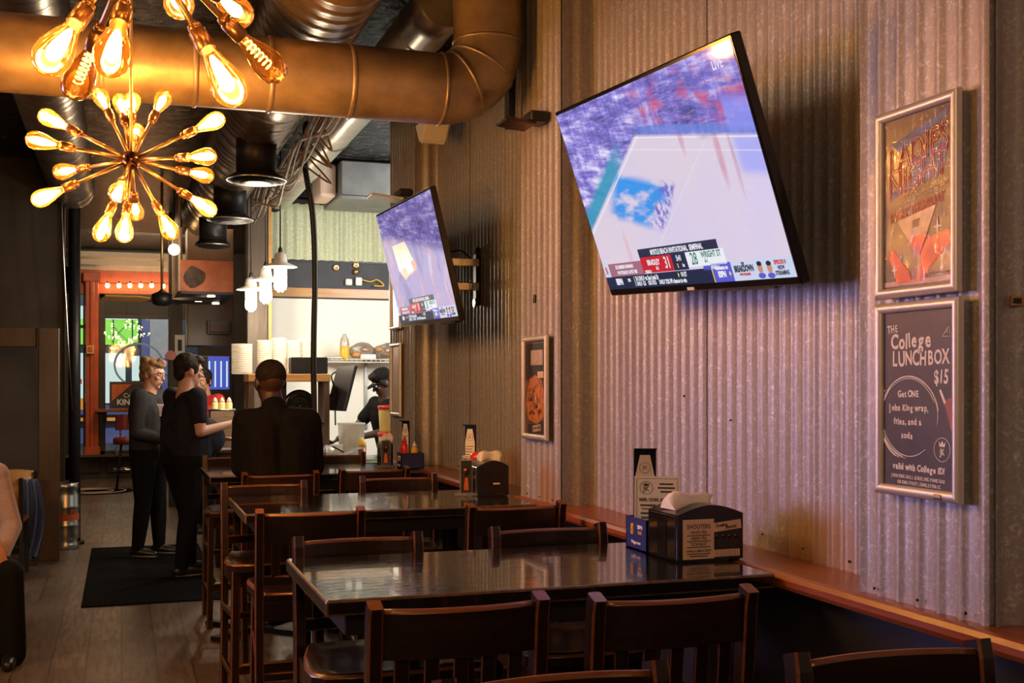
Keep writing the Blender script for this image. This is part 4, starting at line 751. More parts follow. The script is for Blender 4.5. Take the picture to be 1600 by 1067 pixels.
# ------------------------------------------------------------------ sputnik chandeliers
def st_bulb(t, tip, d, coil, k=1.0, energy=0, tilt=0, fil='filament'):
    """socket and teardrop bulb on the end of a rod; d: outward direction, tip: end of the rod"""
    T = Matrix.Translation(tip) @ d.to_track_quat('Z', 'Y').to_matrix().to_4x4()
    mb = MB('socket'); mb.lathe([(.009, -.012), (.013, -.008), (.013, 0), (.0105, .003), (.0165, .006), (.0165, .045), (.015, .047)], T, 16); s = mb.build('socket', t, True)
    mb = MB('bulb_glass'); mb.lathe([(.0125, .046), (.014, .056), (.019, .072), (.026, .095), (.0315, .118), (.0325, .132), (.029, .148), (.020, .160), (.008, .166), (.002, .167)], T, 20, cap0=False); b = mb.build('bulb', s, True)
    mb = MB('coil' if coil else fil)
    if coil: mb.tube([T @ Vector((.009*math.cos(j*.9), .009*math.sin(j*.9), .062 + .0016*j)) for j in range(44)], .0016, 5)
    else: mb.lathe([(.003, .060), (.007, .070), (.010, .085), (.013, .105), (.014, .122), (.010, .134), (.003, .138)], T, 12)
    mb.build('filament', b, True)
    if energy:
        l = bpy.data.lights.new('bulb_light', 'POINT'); l.energy = energy; l.color = (1, .58, .25); l.shadow_soft_size = .03; o = bpy.data.objects.new('bulb_light', l); COL.objects.link(o); o.parent = t; o.location = RM[root_of(t)].inverted() @ (T @ Vector((0, 0, .12)))
def chandelier(label, hub, tips, rodlen, coils, en, topz=TOP, fil='filament'):
    t = thing('sputnik_chandelier', label, 'chandelier', hub, group='sputnik chandeliers'); hub = Vector(hub)
    mb = MB('bronze'); mb.ball(hub, .036, sub=3); mb.build('hub', t, True)
    mb = MB('brass'); mb.cyl(hub, (hub.x, hub.y, topz - .02), .006, n=10); mb.lathe([(.06, topz - .02), (.06, topz - .005), (.05, topz)], Matrix.Translation((hub.x, hub.y, 0)), 20); mb.build('stem', t, True)
    for k, d in enumerate(tips):
        d = d.normalized(); L = rodlen; mb = MB('brass'); mb.cyl(hub + d*.03, hub + d*L, .0068, n=8); mb.build('rod', t, True); st_bulb(t, hub + d*L, d, k in coils, energy=en if k in range(0, len(tips), 3) else 0, fil=fil)
    return t
def dirs(hub, L, pts):
    """bulb directions: tip pixel plus near (-1) or far (+1) half of the sphere"""
    hub = Vector(hub); out = []; hc = hub - Vector((0, 0, EYE)); dh = hc.x*SN + hc.y*CS
    for px, py, side in pts:
        best = None
        for k in range(0, 41):
            dd = dh + side*L*k/40*.999; p = A(px, py, d=dd); e = abs((p - hub).length - L)
            if best is None or e < best[0]: best = (e, (p - hub).normalized())
        out.append(best[1])
    return out
H2 = A(205, 250, d=4.3); L2 = .385
tips2 = dirs(H2, L2, [(54, 173, 1), (40, 216, -1), (86, 270, 1), (46, 318, -1), (152, 140, 1), (187, 150, 1), (207, 148, 1), (260, 145, 1), (214, 200, 1), (350, 182, -1), (335, 244, -1), (331, 276, 1), (336, 333, 1), (272, 372, -1), (213, 340, 1), (193, 376, -1), (154, 374, -1), (182, 306, -1)])
chandelier('glowing sputnik chandelier with all its bulbs in view, upper left', H2, tips2, L2 - .165, (), 17.0)
H1 = A(219, -103, d=2.13); L1 = .385
tips1 = dirs(H1, L1, [(66, 108, -1), (112, 152, 1), (170, 108, -1), (372, 160, -1), (440, 122, 1), (385, 30, 1), (285, 16, 1)]) + [Vector(v) for v in ((-1, .3, .3), (1, .2, .5), (.2, -1, .3), (-.3, -.8, .6), (.3, .9, .5), (-.6, .5, .8), (.6, -.5, .8), (0, .2, 1.2), (-.9, -.5, .1), (.9, -.6, .2))]
chandelier('nearest sputnik chandelier, cut by the top edge, its hanging bulbs close to the camera', H1, tips1, L1 - .165, (1, 4), 4.0, fil='filament_near')
# ------------------------------------------------------------------ kitchen lamps and ceiling bits
for k, (px, py, y) in enumerate(((438, 416, 9.6), (415, 437, 10.4), (392, 452, 11.2))):
    c = A(px, py, Y=y); t = thing('pendant_lamp', ('white barn pendant lamp over the pass, nearest and highest of three', 'white barn pendant lamp over the pass, middle of three', 'white barn pendant lamp over the pass, farthest and lowest of three')[k], 'pendant lamp', c, group='barn pendant lamps over the pass')
    mb = MB('white_plastic'); mb.lathe([(.02, .115), (.045, .10), (.055, .06), (.06, .03), (.135, .0), (.14, -.008), (.13, -.004), (.05, .02)], n=26, cap1=False); mb.build('shade', t)
    mb = MB('cable'); mb.cyl((0, 0, .11), (0, 0, TOP - c.z - .01), .006, n=8); mb.lathe([(.018, .105), (.018, .14), (.008, .16)], n=12); mb.build('cord', t)
    mb = MB('kitchen_lamp'); mb.lathe([(.03, -.008), (.052, -.03), (.055, -.16), (.045, -.19), (.015, -.205)], n=18); mb.build('lamp_glass', t)
    mb = MB('white_plastic')
    for q in range(4): a = q*PI/2 + .4; mb.tube([(.058*math.cos(a), .058*math.sin(a), -.005), (.060*math.cos(a), .060*math.sin(a), -.16), (.02*math.cos(a), .02*math.sin(a), -.212)], .003, 5)
    mb.build('guard', t)
    l = bpy.data.lights.new('pendant_light', 'POINT'); l.energy = 34; l.color = (1, .82, .60); l.shadow_soft_size = .06; o = bpy.data.objects.new('pendant_light', l); COL.objects.link(o); o.parent = t; o.location = (0, 0, -.24)
c = A(414, 468, Y=12.3); mb = MB('black'); mb.box(c, (.10, .06, .09), bevel=.008); mb.cyl(c + Vector((0, 0, .04)), c + Vector((0, 0, .10)), .015, n=8); solo(mb, 'junction_box', 'small dark box on the kitchen wall below the pendant lamps', 'junction box')
for (px, py, lb) in ((525, 418, 'round brass fitting on the slate band, left one'), (556, 414, 'round brass fitting on the slate band, right one above a knob')):
    c = A(px, py, Y=KY - .02); mb = MB('brass', 'black'); T = frame(c, (1, 0, 0), (0, 0, 1), (0, -1, 0)); mb.lathe([(.036, 0), (.036, .012), (.028, .022), (.014, .014), (.004, .012)], T, 18)
    if px > 540: mb.ball(c + Vector((0, -.02, -.075)), .036, 'brass', 2)
    solo(mb, 'wall_fitting', lb, 'wall fitting', c)
t = thing('wall_outlet', 'white outlet box with yellow cord above the oak rail', 'outlet', A(560, 440, Y=KY - .02)); mb = MB('white_plastic'); mb.box((0, -.02, 0), (.07, .04, .09), bevel=.008); mb.box((-.11, -.02, -.01), (.07, .05, .07), bevel=.008); mb.build('box', t)
mb = MB('yellow_plastic'); mb.tube(bz((.03, -.03, .02), (.12, -.04, -.0), (.2, -.05, .02), (.27, -.05, -.04), (.16, -.05, -.045), n=6), .008, 6); mb.build('cord', t)
# ------------------------------------------------------------------ kitchen contents
def K(px, py, y): return A(px, py, Y=y)
mb = MB('steel', 'white_plastic'); a = K(500, 707, 9.7); mb.box((2.55, 9.75, .885), (3.0, .9, .035), bevel=.004); mb.box((2.55, 9.78, .43), (2.9, .8, .85), m='black'); mb.box((1.5, 9.3, .80), (.9, .03, .14), m='black'); solo(mb, 'kitchen_counter', 'pale kitchen counter behind the tables', 'counter', (2.55, 9.75, 0))
CT = .903
# expo shelf on the counter
ey = 9.95; xl = K(384, 584, ey).x; xr = K(511, 584, ey).x; zb = K(440, 585, ey).z
t = thing('pass_shelf', 'pass shelf with a wooden top on black legs, stacked with plastic containers', 'shelf', ((xl + xr)/2, ey, CT)); mb = MB('oak'); mb.box(((xl + xr)/2, ey, zb - .03), (xr - xl, .36, .065), bevel=.005); mb.build('top_board', t, True)
for x in (xl + .03, xr - .03):
    for y in (ey - .15, ey + .15): mb = MB('brown_wood'); mb.box((x, y, (CT + zb - .06)/2), (.045, .045, zb - .06 - CT)); mb.build('leg', t, True)
mb = MB('black'); mb.box(((xl + xr)/2, ey, CT + .30), (xr - xl - .1, .30, .02)); mb.box(((xl + xr)/2 - .1, ey + .02, CT + .47), (.18, .16, .30), bevel=.01); mb.build('lower_shelf', t, True)
def stack(label, px, y, n, r, h, m, z=None, cat='container stack', step=.018, name='container_stack'):
    c = K(px, 584, y); c.z = zb + .003 if z is None else z
    t = thing(name, label, cat, c, group='stacked plastic containers on the pass shelf'); mb = MB(m); k = 0; zz = 0; pr = []
    while zz < h: pr += [(r*.90, zz), (r, zz + step*.8), (r, zz + step)]; zz += step
    mb.lathe(pr, n=22); mb.build('stack', t); return t
for px, y, h, m, lb, r in ((378, 9.9, .235, 'cloudy', 'stack of cloudy plastic tubs at the left end of the pass shelf', .088), (415, 9.97, .285, 'cloudy', 'tall stack of cloudy plastic tubs, second from the left', .075), (436, 9.94, .29, 'cloudy', 'tall stack of clear tubs in the middle of the pass shelf', .068), (459, 9.98, .285, 'cloudy', 'tall stack of clear tubs behind the black box', .068), (478, 10.02, .29, 'cloudy', 'tall stack of clear tubs behind the right end of the black box', .066)): stack(lb, px, y, 10, r, h, m, .0 + zb + .003)
c = K(482, 579, 9.84); mb = MB('black'); mb.box((c.x, 9.86, zb + .075), (.31, .16, .14), bevel=.006); solo(mb, 'black_box', 'plain black box on the right end of the pass shelf', 'box')
t = thing('box_fan', 'round black fan below the pass shelf board', 'fan', K(468, 640, 9.92)); mb = MB('black_gloss', 'black'); c = Vector((0, 0, .02)); T = frame((0, 0, .03), (1, 0, 0), (0, 0, 1), (0, -1, 0))
mb.tube([T @ Vector((.115*math.cos(q*PI/16), .115*math.sin(q*PI/16), 0)) for q in range(32)], .028, 8, closed=True); mb.build('rim', t)
mb = MB('black')
for q in range(12): a = q*PI/6; mb.tube([T @ Vector((.02*math.cos(a), .02*math.sin(a), .02)), T @ Vector((.11*math.cos(a), .11*math.sin(a), .02))], .003, 4)
for r in (.035, .065, .09): mb.tube([T @ Vector((r*math.cos(q*PI/14), r*math.sin(q*PI/14), .02)) for q in range(28)], .003, 4, closed=True)
mb.lathe([(.105, -.03), (.105, -.035)], T, 24); mb.ball(T @ Vector((0, 0, .015)), .02); mb.build('grille', t)
mb = MB('black'); mb.box((0, .03, -.15), (.12, .12, .03)); mb.box((0, .03, -.11), (.03, .03, .08)); mb.build('base', t)
t = thing('monitor', 'tilted black order monitor at the right end of the pass shelf', 'monitor', K(516, 610, 9.85) + Vector((.10, 0, 0))); mb = MB('black'); mb.box((0, 0, .02), (.03, .36, .40), rot=rotm(0, .27, .25), bevel=.006); mb.build('casing', t); mb = MB('black_metal'); mb.tube([(-.02, .05, 0), (-.10, .06, -.05), (-.12, .06, -.2)], .012, 8); mb.build('arm', t); mb = MB('cable'); mb.tube(bz((-.05, .0, .16), (-.09, 0, .12), (-.06, .02, 0), (-.05, .03, -.3), n=5), .007, 6); mb.build('cord', t)
# wire shelf and what stands on it
wy = 12.15; zs_ = K(560, 562, wy).z; x0 = K(500, 560, wy).x
t = thing('wire_shelf', 'white wire shelf on the kitchen wall', 'shelf', (x0 + .6, wy, zs_)); mb = MB('white_plastic')
for q in range(14): mb.tube([(x0, wy - .17 + q*.026, zs_), (x0 + 1.5, wy - .17 + q*.026, zs_)], .004, 4)
mb.tube([(x0, wy - .175, zs_ - .03), (x0 + 1.5, wy - .175, zs_ - .03)], .005, 5)
for q in range(30): mb.tube([(x0 + q*.051, wy + .17, zs_ + .004), (x0 + q*.051, wy - .175, zs_ + .004), (x0 + q*.051, wy - .175, zs_ - .03)], .003, 4)
mb.build('rack', t, True); mb = MB('steel'); bx_ = K(572, 600, KY - .03).x
mb.box((bx_, KY - .02, zs_ - .3), (.03, .02, .9)); mb.box((bx_, KY - .15, zs_ - .02), (.02, .26, .03)); mb.build('bracket', t, True)
t = thing('sauce_jug', 'yellow filled plastic squeeze jug on the wire shelf', 'jug', (K(537, 560, wy).x, wy - .05, zs_ + .006)); mb = MB('yellow_plastic'); mb.lathe([(.05, 0), (.053, .01), (.053, .13), (.05, .135)], n=18); mb.build('sauce', t); mb = MB('clear_plastic'); mb.lathe([(.050, .136), (.052, .145), (.045, .20), (.02, .25), (.018, .265)], n=18, cap0=False); mb.build('bottle', t)
def bread(px, y, n, lb, sd):
    c = K(px, 560, y); c.z = zs_ + .006; t = thing('bread_bag', lb, 'bag of bread', c, group='bread bags on the wire shelf'); rb = random.Random(sd); mb = MB(pm('toasted bun', (.46, .24, .10), .6))
    for k in range(n): mb.ball((rb.uniform(-.09, .09), rb.uniform(-.06, .06), .045 + .06*(k % 2)), .05, sub=2, sc=(1, 1, .7))
    mb.build('buns', t); mb = MB('clear_plastic'); mb.ball((0, 0, .085), .13, sub=2, sc=(1.1, .8, .68)); 
    for v in mb.b.verts: v.co += Vector((rb.uniform(-.012, .012), rb.uniform(-.012, .012), rb.uniform(-.012, .02))); v.co.z = max(v.co.z, .001)
    mb.build('bag', t)
bread(566, wy - .02, 5, 'clear bag of bread buns left on the wire shelf', 1); bread(603, wy - .02, 7, 'clear bag of bread buns at the right end of the wire shelf', 2)
mb = MB('white_plastic'); c = K(574, 556, wy - .1); mb.box((c.x, wy - .13, zs_ + .03), (.16, .07, .05), bevel=.005); solo(mb, 'food_tray', 'small white tray in front of the bread bags', 'tray')
mb = MB('steel'); c = K(520, 556, wy - .06); mb.box((c.x, wy - .06, zs_ + .02), (.17, .16, .025), bevel=.004); solo(mb, 'baking_tray', 'flat steel tray at the left end of the wire shelf', 'tray')
t = thing('clip_file', 'clear plastic file hanging on the kitchen wall below the shelf', 'wall file', K(530, 605, KY - .05)); mb = MB('clear_plastic', 'white_plastic'); mb.box((0, 0, 0), (.14, .03, .22), rot=rotm(0, .35, 0)); mb.tube([(-.07, -.02, -.12), (.09, -.02, -.05)], .008, 5, m='white_plastic'); mb.build('sleeve', t)
def tub(lb, px, z, y=9.62, r=.085):
    t = thing('food_tub', lb, 'food tub', (K(px, 700, y).x, y, z), group='red lidded food tubs'); mb = MB('pale_yellow'); mb.lathe([(r*.86, 0), (r*.88, .01), (r, .19), (r, .20)], n=24); mb.build('tub', t); mb = MB('red_plastic'); mb.lathe([(r*1.06, .195), (r*1.08, .205), (r*1.08, .222), (r*.9, .226)], n=24); mb.build('lid', t); return t
tub('pale yellow food tub with red lid, lower of the stacked pair', 607, CT); tub('pale yellow food tub with red lid, upper of the stacked pair', 607, CT + .228)
def pail(lb, px, r, h, m, y, name, cat, band=None):
    t = thing(name, lb, cat, (K(px, 700, y).x, y, CT)); mb = MB(m); mb.lathe([(r*.88, 0), (r*.9, .01), (r, h*.96), (r*1.05, h*.96), (r*1.05, h), (r*.95, h), (r*.85, .02)], n=26, cap1=False); mb.build('body', t)
    if band: mb = MB(band); mb.lathe([(r*.84, .02), (r*.93, h*.6)], n=20); mb.build('contents', t)
    return t
pail('big cloudy white bucket on the kitchen counter', 549, .115, .30, 'cloudy', 9.9, 'bucket', 'bucket'); pail('clear tub of yellow sauce left of the white bucket', 522, .075, .12, 'cloudy', 9.75, 'sauce_tub', 'food tub', 'pale_yellow')
t = thing('sauce_bottle', 'amber sauce bottle in front of the white bucket', 'sauce bottle', (K(566, 700, 9.5).x, 9.5, CT)); mb = MB(pm('amber sauce', (.42, .10, .012), .3)); mb.lathe([(.032, 0), (.034, .01), (.034, .11)], n=16); mb.build('sauce', t); mb = MB('yellow_plastic'); mb.lathe([(.034, .111), (.034, .14), (.015, .165), (.012, .19)], n=16); mb.build('top', t)
t = thing('wire_basket', 'small wire basket beside the foil on the counter', 'basket', (K(508, 700, 9.45).x, 9.45, CT)); mb = MB('steel')
for z in (0.004, .04, .08, .12): mb.tube([(.06*sx, .06*sy, z) for sx, sy in ((-1, -1), (1, -1), (1, 1), (-1, 1))], .003, 5, closed=True)
for q in range(4):
    for sx, sy, ex, ey_ in ((-1, -1, 1, -1), (1, -1, 1, 1), (1, 1, -1, 1), (-1, 1, -1, -1)): f = q/4; mb.tube([(.06*(sx + (ex - sx)*f), .06*(sy + (ey_ - sy)*f), 0.004), (.06*(sx + (ex - sx)*f), .06*(sy + (ey_ - sy)*f), .12)], .0025, 4)
mb.box((0, 0, .004), (.12, .12, .004)); mb.build('cage', t)
m = NT('crumpled foil'); f = m.noise(m.obj(), 9, 3, .6, 1); m.set(color=(.62, .66, .74), rough=.3, metal=.75); m.bump(f, .8, .04); M['foil'] = m.m
mb = MB('foil'); c = K(535, 700, 9.42); g = 7; vs = [[mb.b.verts.new((c.x - .17 + .34*i/(g-1), 9.32 + .20*j/(g-1), CT + .012 + .10*max(0, (i/(g-1) - .25))*1.3 + random.uniform(0, .022))) for j in range(g)] for i in range(g)]
for i in range(g-1):
    for j in range(g-1): mb.face((vs[i][j], vs[i+1][j], vs[i+1][j+1], vs[i][j+1]), 0, False)
bmesh.ops.solidify(mb.b, geom=mb.b.faces[:], thickness=.01); solo(mb, 'foil_sheet', 'crumpled grey foil wrap in front of the cook', 'foil', (c.x, 9.42, CT))
mb = MB('black', 'chrome'); c = K(527, 666, 9.4); mb.box((c.x, 9.36, CT + .105), (.10, .03, .014), rot=rotm(0, .5, 0), bevel=.003); solo(mb, 'kitchen_tongs', 'small black handled tool lying on the foil', 'kitchen tool', (c.x, 9.36, CT + .09))
mb = MB(pm('shredded greens', (.16, .26, .05), .7)); c = K(572, 706, 9.42); rg = random.Random(2)
for k in range(26): mb.ball((c.x + rg.uniform(-.10, .10), 9.40 + rg.uniform(-.03, .03), CT + .008), .012, sub=1, sc=(1.5, .6, .5))
o = solo(mb, 'lettuce_shreds', 'scattered green shreds along the counter edge', 'food scraps'); o['kind'] = 'stuff'
# ------------------------------------------------------------------ bar area between the aisle and the kitchen
hy = 13.2
t = thing('orange_bulkhead', 'copper orange bulkhead box with downlights and a dark stain', 'bulkhead', K(323, 430, hy)); a, b = K(282, 455, hy), K(365, 408, hy)
mb = MB('orange_paint', 'black_wall', 'cornice'); mb.box(((a.x + b.x)/2, hy + .85, (a.z + b.z)/2), (b.x - a.x, 1.7, b.z - a.z), bevel=.004, m=pm('copper orange panel', (.46, .13, .055), .4, .2, .25, 5)); mb.box(((a.x + b.x)/2, hy + .85, a.z - .012), (b.x - a.x, 1.7, .024), m='black'); mb.build('body', t, True)
mb = MB('grey_wood'); mb.box((a.x - .012, hy + .85, (a.z + TOP)/2 - .01), (.024, 1.7, TOP - a.z - .024), m=pm('pale birch panel', (.50, .36, .24), .5, 0, .15, 6, (1, 1, 8))); mb.build('side_panel', t, True)
mb = MB('black'); c = K(304, 433, hy); mb.prism([(.11*math.cos(q*PI/8)*(1 + .12*math.sin(q*PI/4 + 1)), .12*math.sin(q*PI/8)*(1 + .12*math.cos(q*PI*3/8))) for q in range(16)], frame((c.x, hy - .001, c.z), (1, 0, 0), (0, 0, 1), (0, -1, 0)), .002, m=pm('worn dark patch', (.10, .06, .045), .7, 0, .5, 14)); mb.build('stain', t, True)
mb = MB('downlight')
for px, dy in ((330, .25), (320, .65), (310, 1.05), (337, 1.45)): c = K(px, 470, hy + dy); mb.lathe([(.04, -.012), (.045, 0)], Matrix.Translation((min(max(c.x, a.x + .07), b.x - .07), hy + dy, a.z - .026)), 14)
mb.build('downlight', t, True)
t = thing('wood_column', 'pale timber column left of the orange bulkhead', 'column', (K(274, 700, 15.1).x, 15.1, 0)); mb = MB('grey_wood'); mb.box((0, 0, TOP/2 - .005), (.16, .16, TOP - .01), bevel=.006); mb.build('shaft', t); mb = MB('paper', 'ink'); mb.box((.05, -.085, 1.95), (.12, .006, .40)); mb.box((.05, -.089, 2.02), (.05, .003, .14), m='ink'); mb.build('notice', t)
t = thing('back_bar_cabinet', 'dark brown cabinet hanging above the blue lit fridge', 'cabinet', K(326, 510, 15.0)); a, b = K(293, 540, 15.0), K(365, 470, 15.0); mb = MB('brown_wood', 'black'); mb.box(((a.x + b.x)/2, 15.25, (a.z + TOP - .003)/2), (b.x - a.x, .5, TOP - .003 - a.z), bevel=.006); mb.build('body', t, True); mb = MB('brown_wood', 'black'); c = K(342, 512, 14.98); mb.box((c.x, 14.985, c.z), (.30, .03, .18), bevel=.01, m='black'); mb.box((c.x, 14.965, c.z), (.24, .02, .12), bevel=.01, m='brown_wood'); mb.build('hatch', t, True)
t = thing('fridge', 'bar fridge glowing blue behind the standing men', 'fridge', (K(342, 700, 15.6).x, 15.6, 0)); a, b = K(324, 645, 15.6), K(362, 556, 15.6); mb = MB('black'); mb.box((0, .35, b.z/2), (b.x - a.x + .08, .6, b.z), bevel=.01); mb.build('body', t); mb = MB('fridge'); mb.box((0, .04, (a.z*.6 + b.z*.4 + b.z)/2), (b.x - a.x - .04, .03, (b.z - a.z)*.58)); dr = mb.build('door', t); mb = MB('fridge_w')
for q in range(4): mb.box((-.12 + q*.075, .018, b.z - .24), (.018, .02, .34))
mb.build('shelf_light', dr)
mb = MB(pm('red ornament', (.55, .06, .02), .35)); c = K(266, 556, 15.01); mb.prism([(-.075, .0), (-.02, .07), (.04, .06), (.085, .01), (.05, -.05), (-.03, -.055)], frame(c, (1, 0, 0), (0, 0, 1), (0, -1, 0)), .05); bmesh.ops.bevel(mb.b, geom=mb.b.edges[:], offset=.012, segments=2, affect='EDGES'); solo(mb, 'red_ornament', 'red ornament hanging beside the timber column', 'ornament')
t = thing('globe_lamp', 'small round glowing bulb lamp hanging left of the orange bulkhead', 'lamp', K(272, 390, 13.0)); mb = MB('globe'); mb.ball((0, 0, 0), .062, sub=3); mb.build('globe', t); mb = MB('cable'); mb.cyl((0, 0, .05), (0, 0, TOP - K(272, 390, 13.0).z - .005), .006, n=6); mb.build('cord', t)
# bar counter, steel well with squeeze bottles, wooden board
by = 10.9; bx0, bx1 = .88, 1.7
mb = MB('black', 'steel'); mb.box(((bx0 + 2.0)/2 + .02, by + .1, .44), (1.05, .55, .88)); mb.box(((bx0 + 2.0)/2 + .02, by + .1, .90), (1.12, .60, .04), bevel=.005); solo(mb, 'bar_counter', 'black bar counter with a steel well behind the standing men', 'counter', (1.4, by, 0))
c = K(346, 652, by); t = thing('steel_well', 'stainless steel well holding squeeze bottles', 'steel pan', (c.x, by, .921)); mb = MB('steel'); h_ = K(346, 640, by).z - .921; bx3(mb, (0, 0, 0), (.22, .2, h_), .006); mb.tube([(sx*.116, sy*.106, h_) for sx, sy in ((-1, -1), (1, -1), (1, 1), (-1, 1))], .009, 6, closed=True); mb.build('pan', t)
for k, px in enumerate((336, 347, 358)):
    q = K(px, 640, by); t = thing('squeeze_bottle', ('pale sauce squeeze bottle in the steel well, left of three', 'pale sauce squeeze bottle in the steel well, middle of three', 'pale sauce squeeze bottle in the steel well, right of three')[k], 'squeeze bottle', (q.x, by, .929), group='squeeze bottles in the steel well'); mb = MB('pale_yellow'); mb.lathe([(.026, 0), (.030, .02), (.030, h_ + .045), (.024, h_ + .06)], n=14); mb.build('body', t); mb = MB('cream'); mb.lathe([(.024, h_ + .06), (.022, h_ + .075), (.006, h_ + .105)], n=12); mb.build('nozzle', t)
mb = MB('oak'); c = K(352, 676, 9.9); mb.box((c.x + .02, 9.95, .98), (.24, .36, .03), bevel=.008, m='brown_wood'); mb.box((c.x + .02, 9.95, .94), (.20, .30, .05), m='black'); mb.box((c.x + .02, 10.05, .45), (.18, .2, .9), m='black'); solo(mb, 'host_stand', 'small dark stand with a wooden top by the man in the navy shirt', 'stand', (c.x + .02, 10.0, 0))
# ceiling fan
c = K(253, 466, 12.6); t = thing('ceiling_fan', 'black ceiling fan with long blades in front of the storefront', 'ceiling fan', c); mb = MB('black_metal'); mb.lathe([(.04, -.08), (.09, -.065), (.105, -.02), (.105, .04), (.05, .065), (.02, .09)], n=20); mb.build('motor', t); mb = MB('brass'); mb.cyl((0, 0, .08), (0, 0, TOP - c.z - .005), .014, n=8); mb.build('down_rod', t)
for q in range(3):
    R = Matrix.Rotation(math.radians((181, 338, 75)[q]), 4, 'Z') @ Matrix.Rotation(.30, 4, 'X'); mb = MB('oak' if q == 0 else 'black'); mb.prism([(.12, -.03), (.22, -.065), (.56, -.07), (.60, 0), (.56, .07), (.22, .065), (.12, .03)], R @ Matrix.Translation((0, 0, -.02)), .016); mb.build('blade', t)  # first blade coloured golden to look lit, the others stay black
# ------------------------------------------------------------------ storefront pieces
t = thing('string_lights', 'row of warm bulbs strung along the orange header', 'string lights', at(215, 440, FY - .12)); mb = MB('cable'); ps = [at(153 + 12*q, 442 + (1 if q % 2 else 0), FY - .12) for q in range(12)]; mb.tube(ps, .006, 5); mb.build('wire', t, True)
for k, (px, py) in enumerate(((168, 446), (186, 446), (203, 446), (220, 446), (237, 446), (255, 447), (268, 449))):
    c = at(px, py, FY - .13); mb = MB('string'); mb.ball(c, .034, sub=2, sc=(1, 1, 1.15)); b_ = mb.build('bulb', t, True); mb = MB('black'); mb.cyl(c + Vector((0, 0, .03)), c + Vector((0, 0, .065)), .014, n=8); mb.build('bulb_holder', b_, True)
t = thing('neon_ring', 'round unlit hoop sign hanging in the storefront window', 'sign', at(217, 570, FY - .2)); mb = MB('neon'); mb.tube([at(217, 570, FY - .2) + Vector((.37*math.cos(q*PI/18), 0, .34*math.sin(q*PI/18))) for q in range(36)], .016, 8, closed=True); mb.build('hoop', t, True); mb = MB('black'); mb.cyl(at(217, 545, FY - .2), (at(217, 545, FY - .2).x, FY - .2, zh + .1), .004, n=5); mb.build('cord', t, True)  # weak emission gives the unlit hoop its pale tone
mb = MB('string')
o = at(198, 520, FY - .36)
t = thing('fairy_lights', 'cluster of tiny white lights in the storefront window', 'string lights', o); rf = random.Random(9); mb = MB('string')
for k in range(46):
    q = rf.uniform(0, 2*PI); r = rf.uniform(.16, .34); mb.ball(o + Vector((r*math.cos(q)*1.0, rf.uniform(-.05, .05), r*math.sin(q)*.62)), .011, sub=1)
f_ = mb.build('bulbs', t, True); f_['kind'] = 'stuff'
mb = MB('cable'); mb.tube([o + Vector((.24*math.cos(q*.55), 0, .17*math.sin(q*.83))) for q in range(24)], .003, 4); mb.tube([o + Vector((0, 0, .1)), (o.x, o.y, zh - .05), (o.x, FY - .05, zh - .04)], .004, 5); mb.build('wire', t, True)
t = thing('led_sign', 'small red lit exit unit above the cornice', 'sign', at(141, 396, FY - .1)); mb = MB('black'); mb.box((0, 0, 0), (.16, .08, .10), bevel=.008); mb.build('case', t); mb = MB('led_red'); mb.box((.015, -.043, 0), (.03, .006, .028)); mb.box((-.04, -.043, 0), (.02, .006, .024)); mb.build('lamp', t)
t = thing('wall_switch', 'yellow switch plate on the orange column', 'switch', at(141, 546, FY - .17)); mb = MB('brass'); mb.box((0, -.02, 0), (.13, .03, .15), bevel=.008); mb.build('plate', t); mb = MB('orange_paint'); mb.box((0, -.04, 0), (.07, .02, .08), bevel=.006); mb.build('button', t)
t = thing('drink_rail', 'brown wooden drink rail along the storefront window', 'shelf', (at(215, 640, FY - .25).x, FY - .25, zl)); mb = MB('oak'); mb.box(((wl + 1.1)/2, FY - .27, zl - .02), (1.1 - wl + .1, .34, .05), bevel=.006, m='ledge'); mb.build('board', t, True); mb = MB('black_metal')
for x in (wl + .1, .7): mb.box((x, FY - .18, zl - .12), (.03, .14, .16))
mb.build('bracket', t, True)
t = thing('chalk_sign', 'dark sign board with an orange corner reading KING on the drink rail', 'sign', (at(200, 638, FY - .2).x, FY - .22, zl + .008)); hS = at(200, 597, FY - .2).z - zl; mb = MB('brown_wood', 'chalkboard'); mb.box((.12, 0, hS/2), (.80, .03, hS), bevel=.006); mb.box((.12, -.017, hS/2), (.73, .006, hS*.84), m='chalkboard'); mb.build('board', t); T = frame((-.245, -.0205, hS*.9), (1, 0, 0), (0, 0, 1), (0, -1, 0)); mb = MB('shop_orange', 'white_ink'); mb.prism([(0, 0), (.30, 0), (0, -hS*.62)], T, .002, pm('orange corner', (.62, .14, .03), .5)); mb.text('Come', .10, T @ Matrix.Translation((.30, -hS*.42, .001)), 'white_ink'); mb.text('KING', .12, T @ Matrix.Translation((.22, -hS*.67, .001)), 'white_ink', bold=.004); mb.build('lettering', t)
c = A(197, 752, Z=0); t = thing('bar_stool', 'round red vinyl bar stool with chrome foot ring by the storefront', 'bar stool', (c.x, 17.6, 0)); mb = MB('red_leather'); mb.lathe([(.17, .66), (.185, .68), (.185, .74), (.16, .765), (.05, .77)], n=24); mb.build('seat', t); mb = MB('chrome'); mb.tube([(.17*math.cos(q*PI/12), .17*math.sin(q*PI/12), .30) for q in range(24)], .012, 8, closed=True); mb.build('foot_ring', t)
for q in range(4): a = PI/4 + q*PI/2; mb = MB('black_metal'); mb.tube([(.10*math.cos(a), .10*math.sin(a), .66), (.19*math.cos(a), .19*math.sin(a), 0.01)], .016, 8); mb.build('leg', t)
mb = MB('red_leather'); n = 9; 
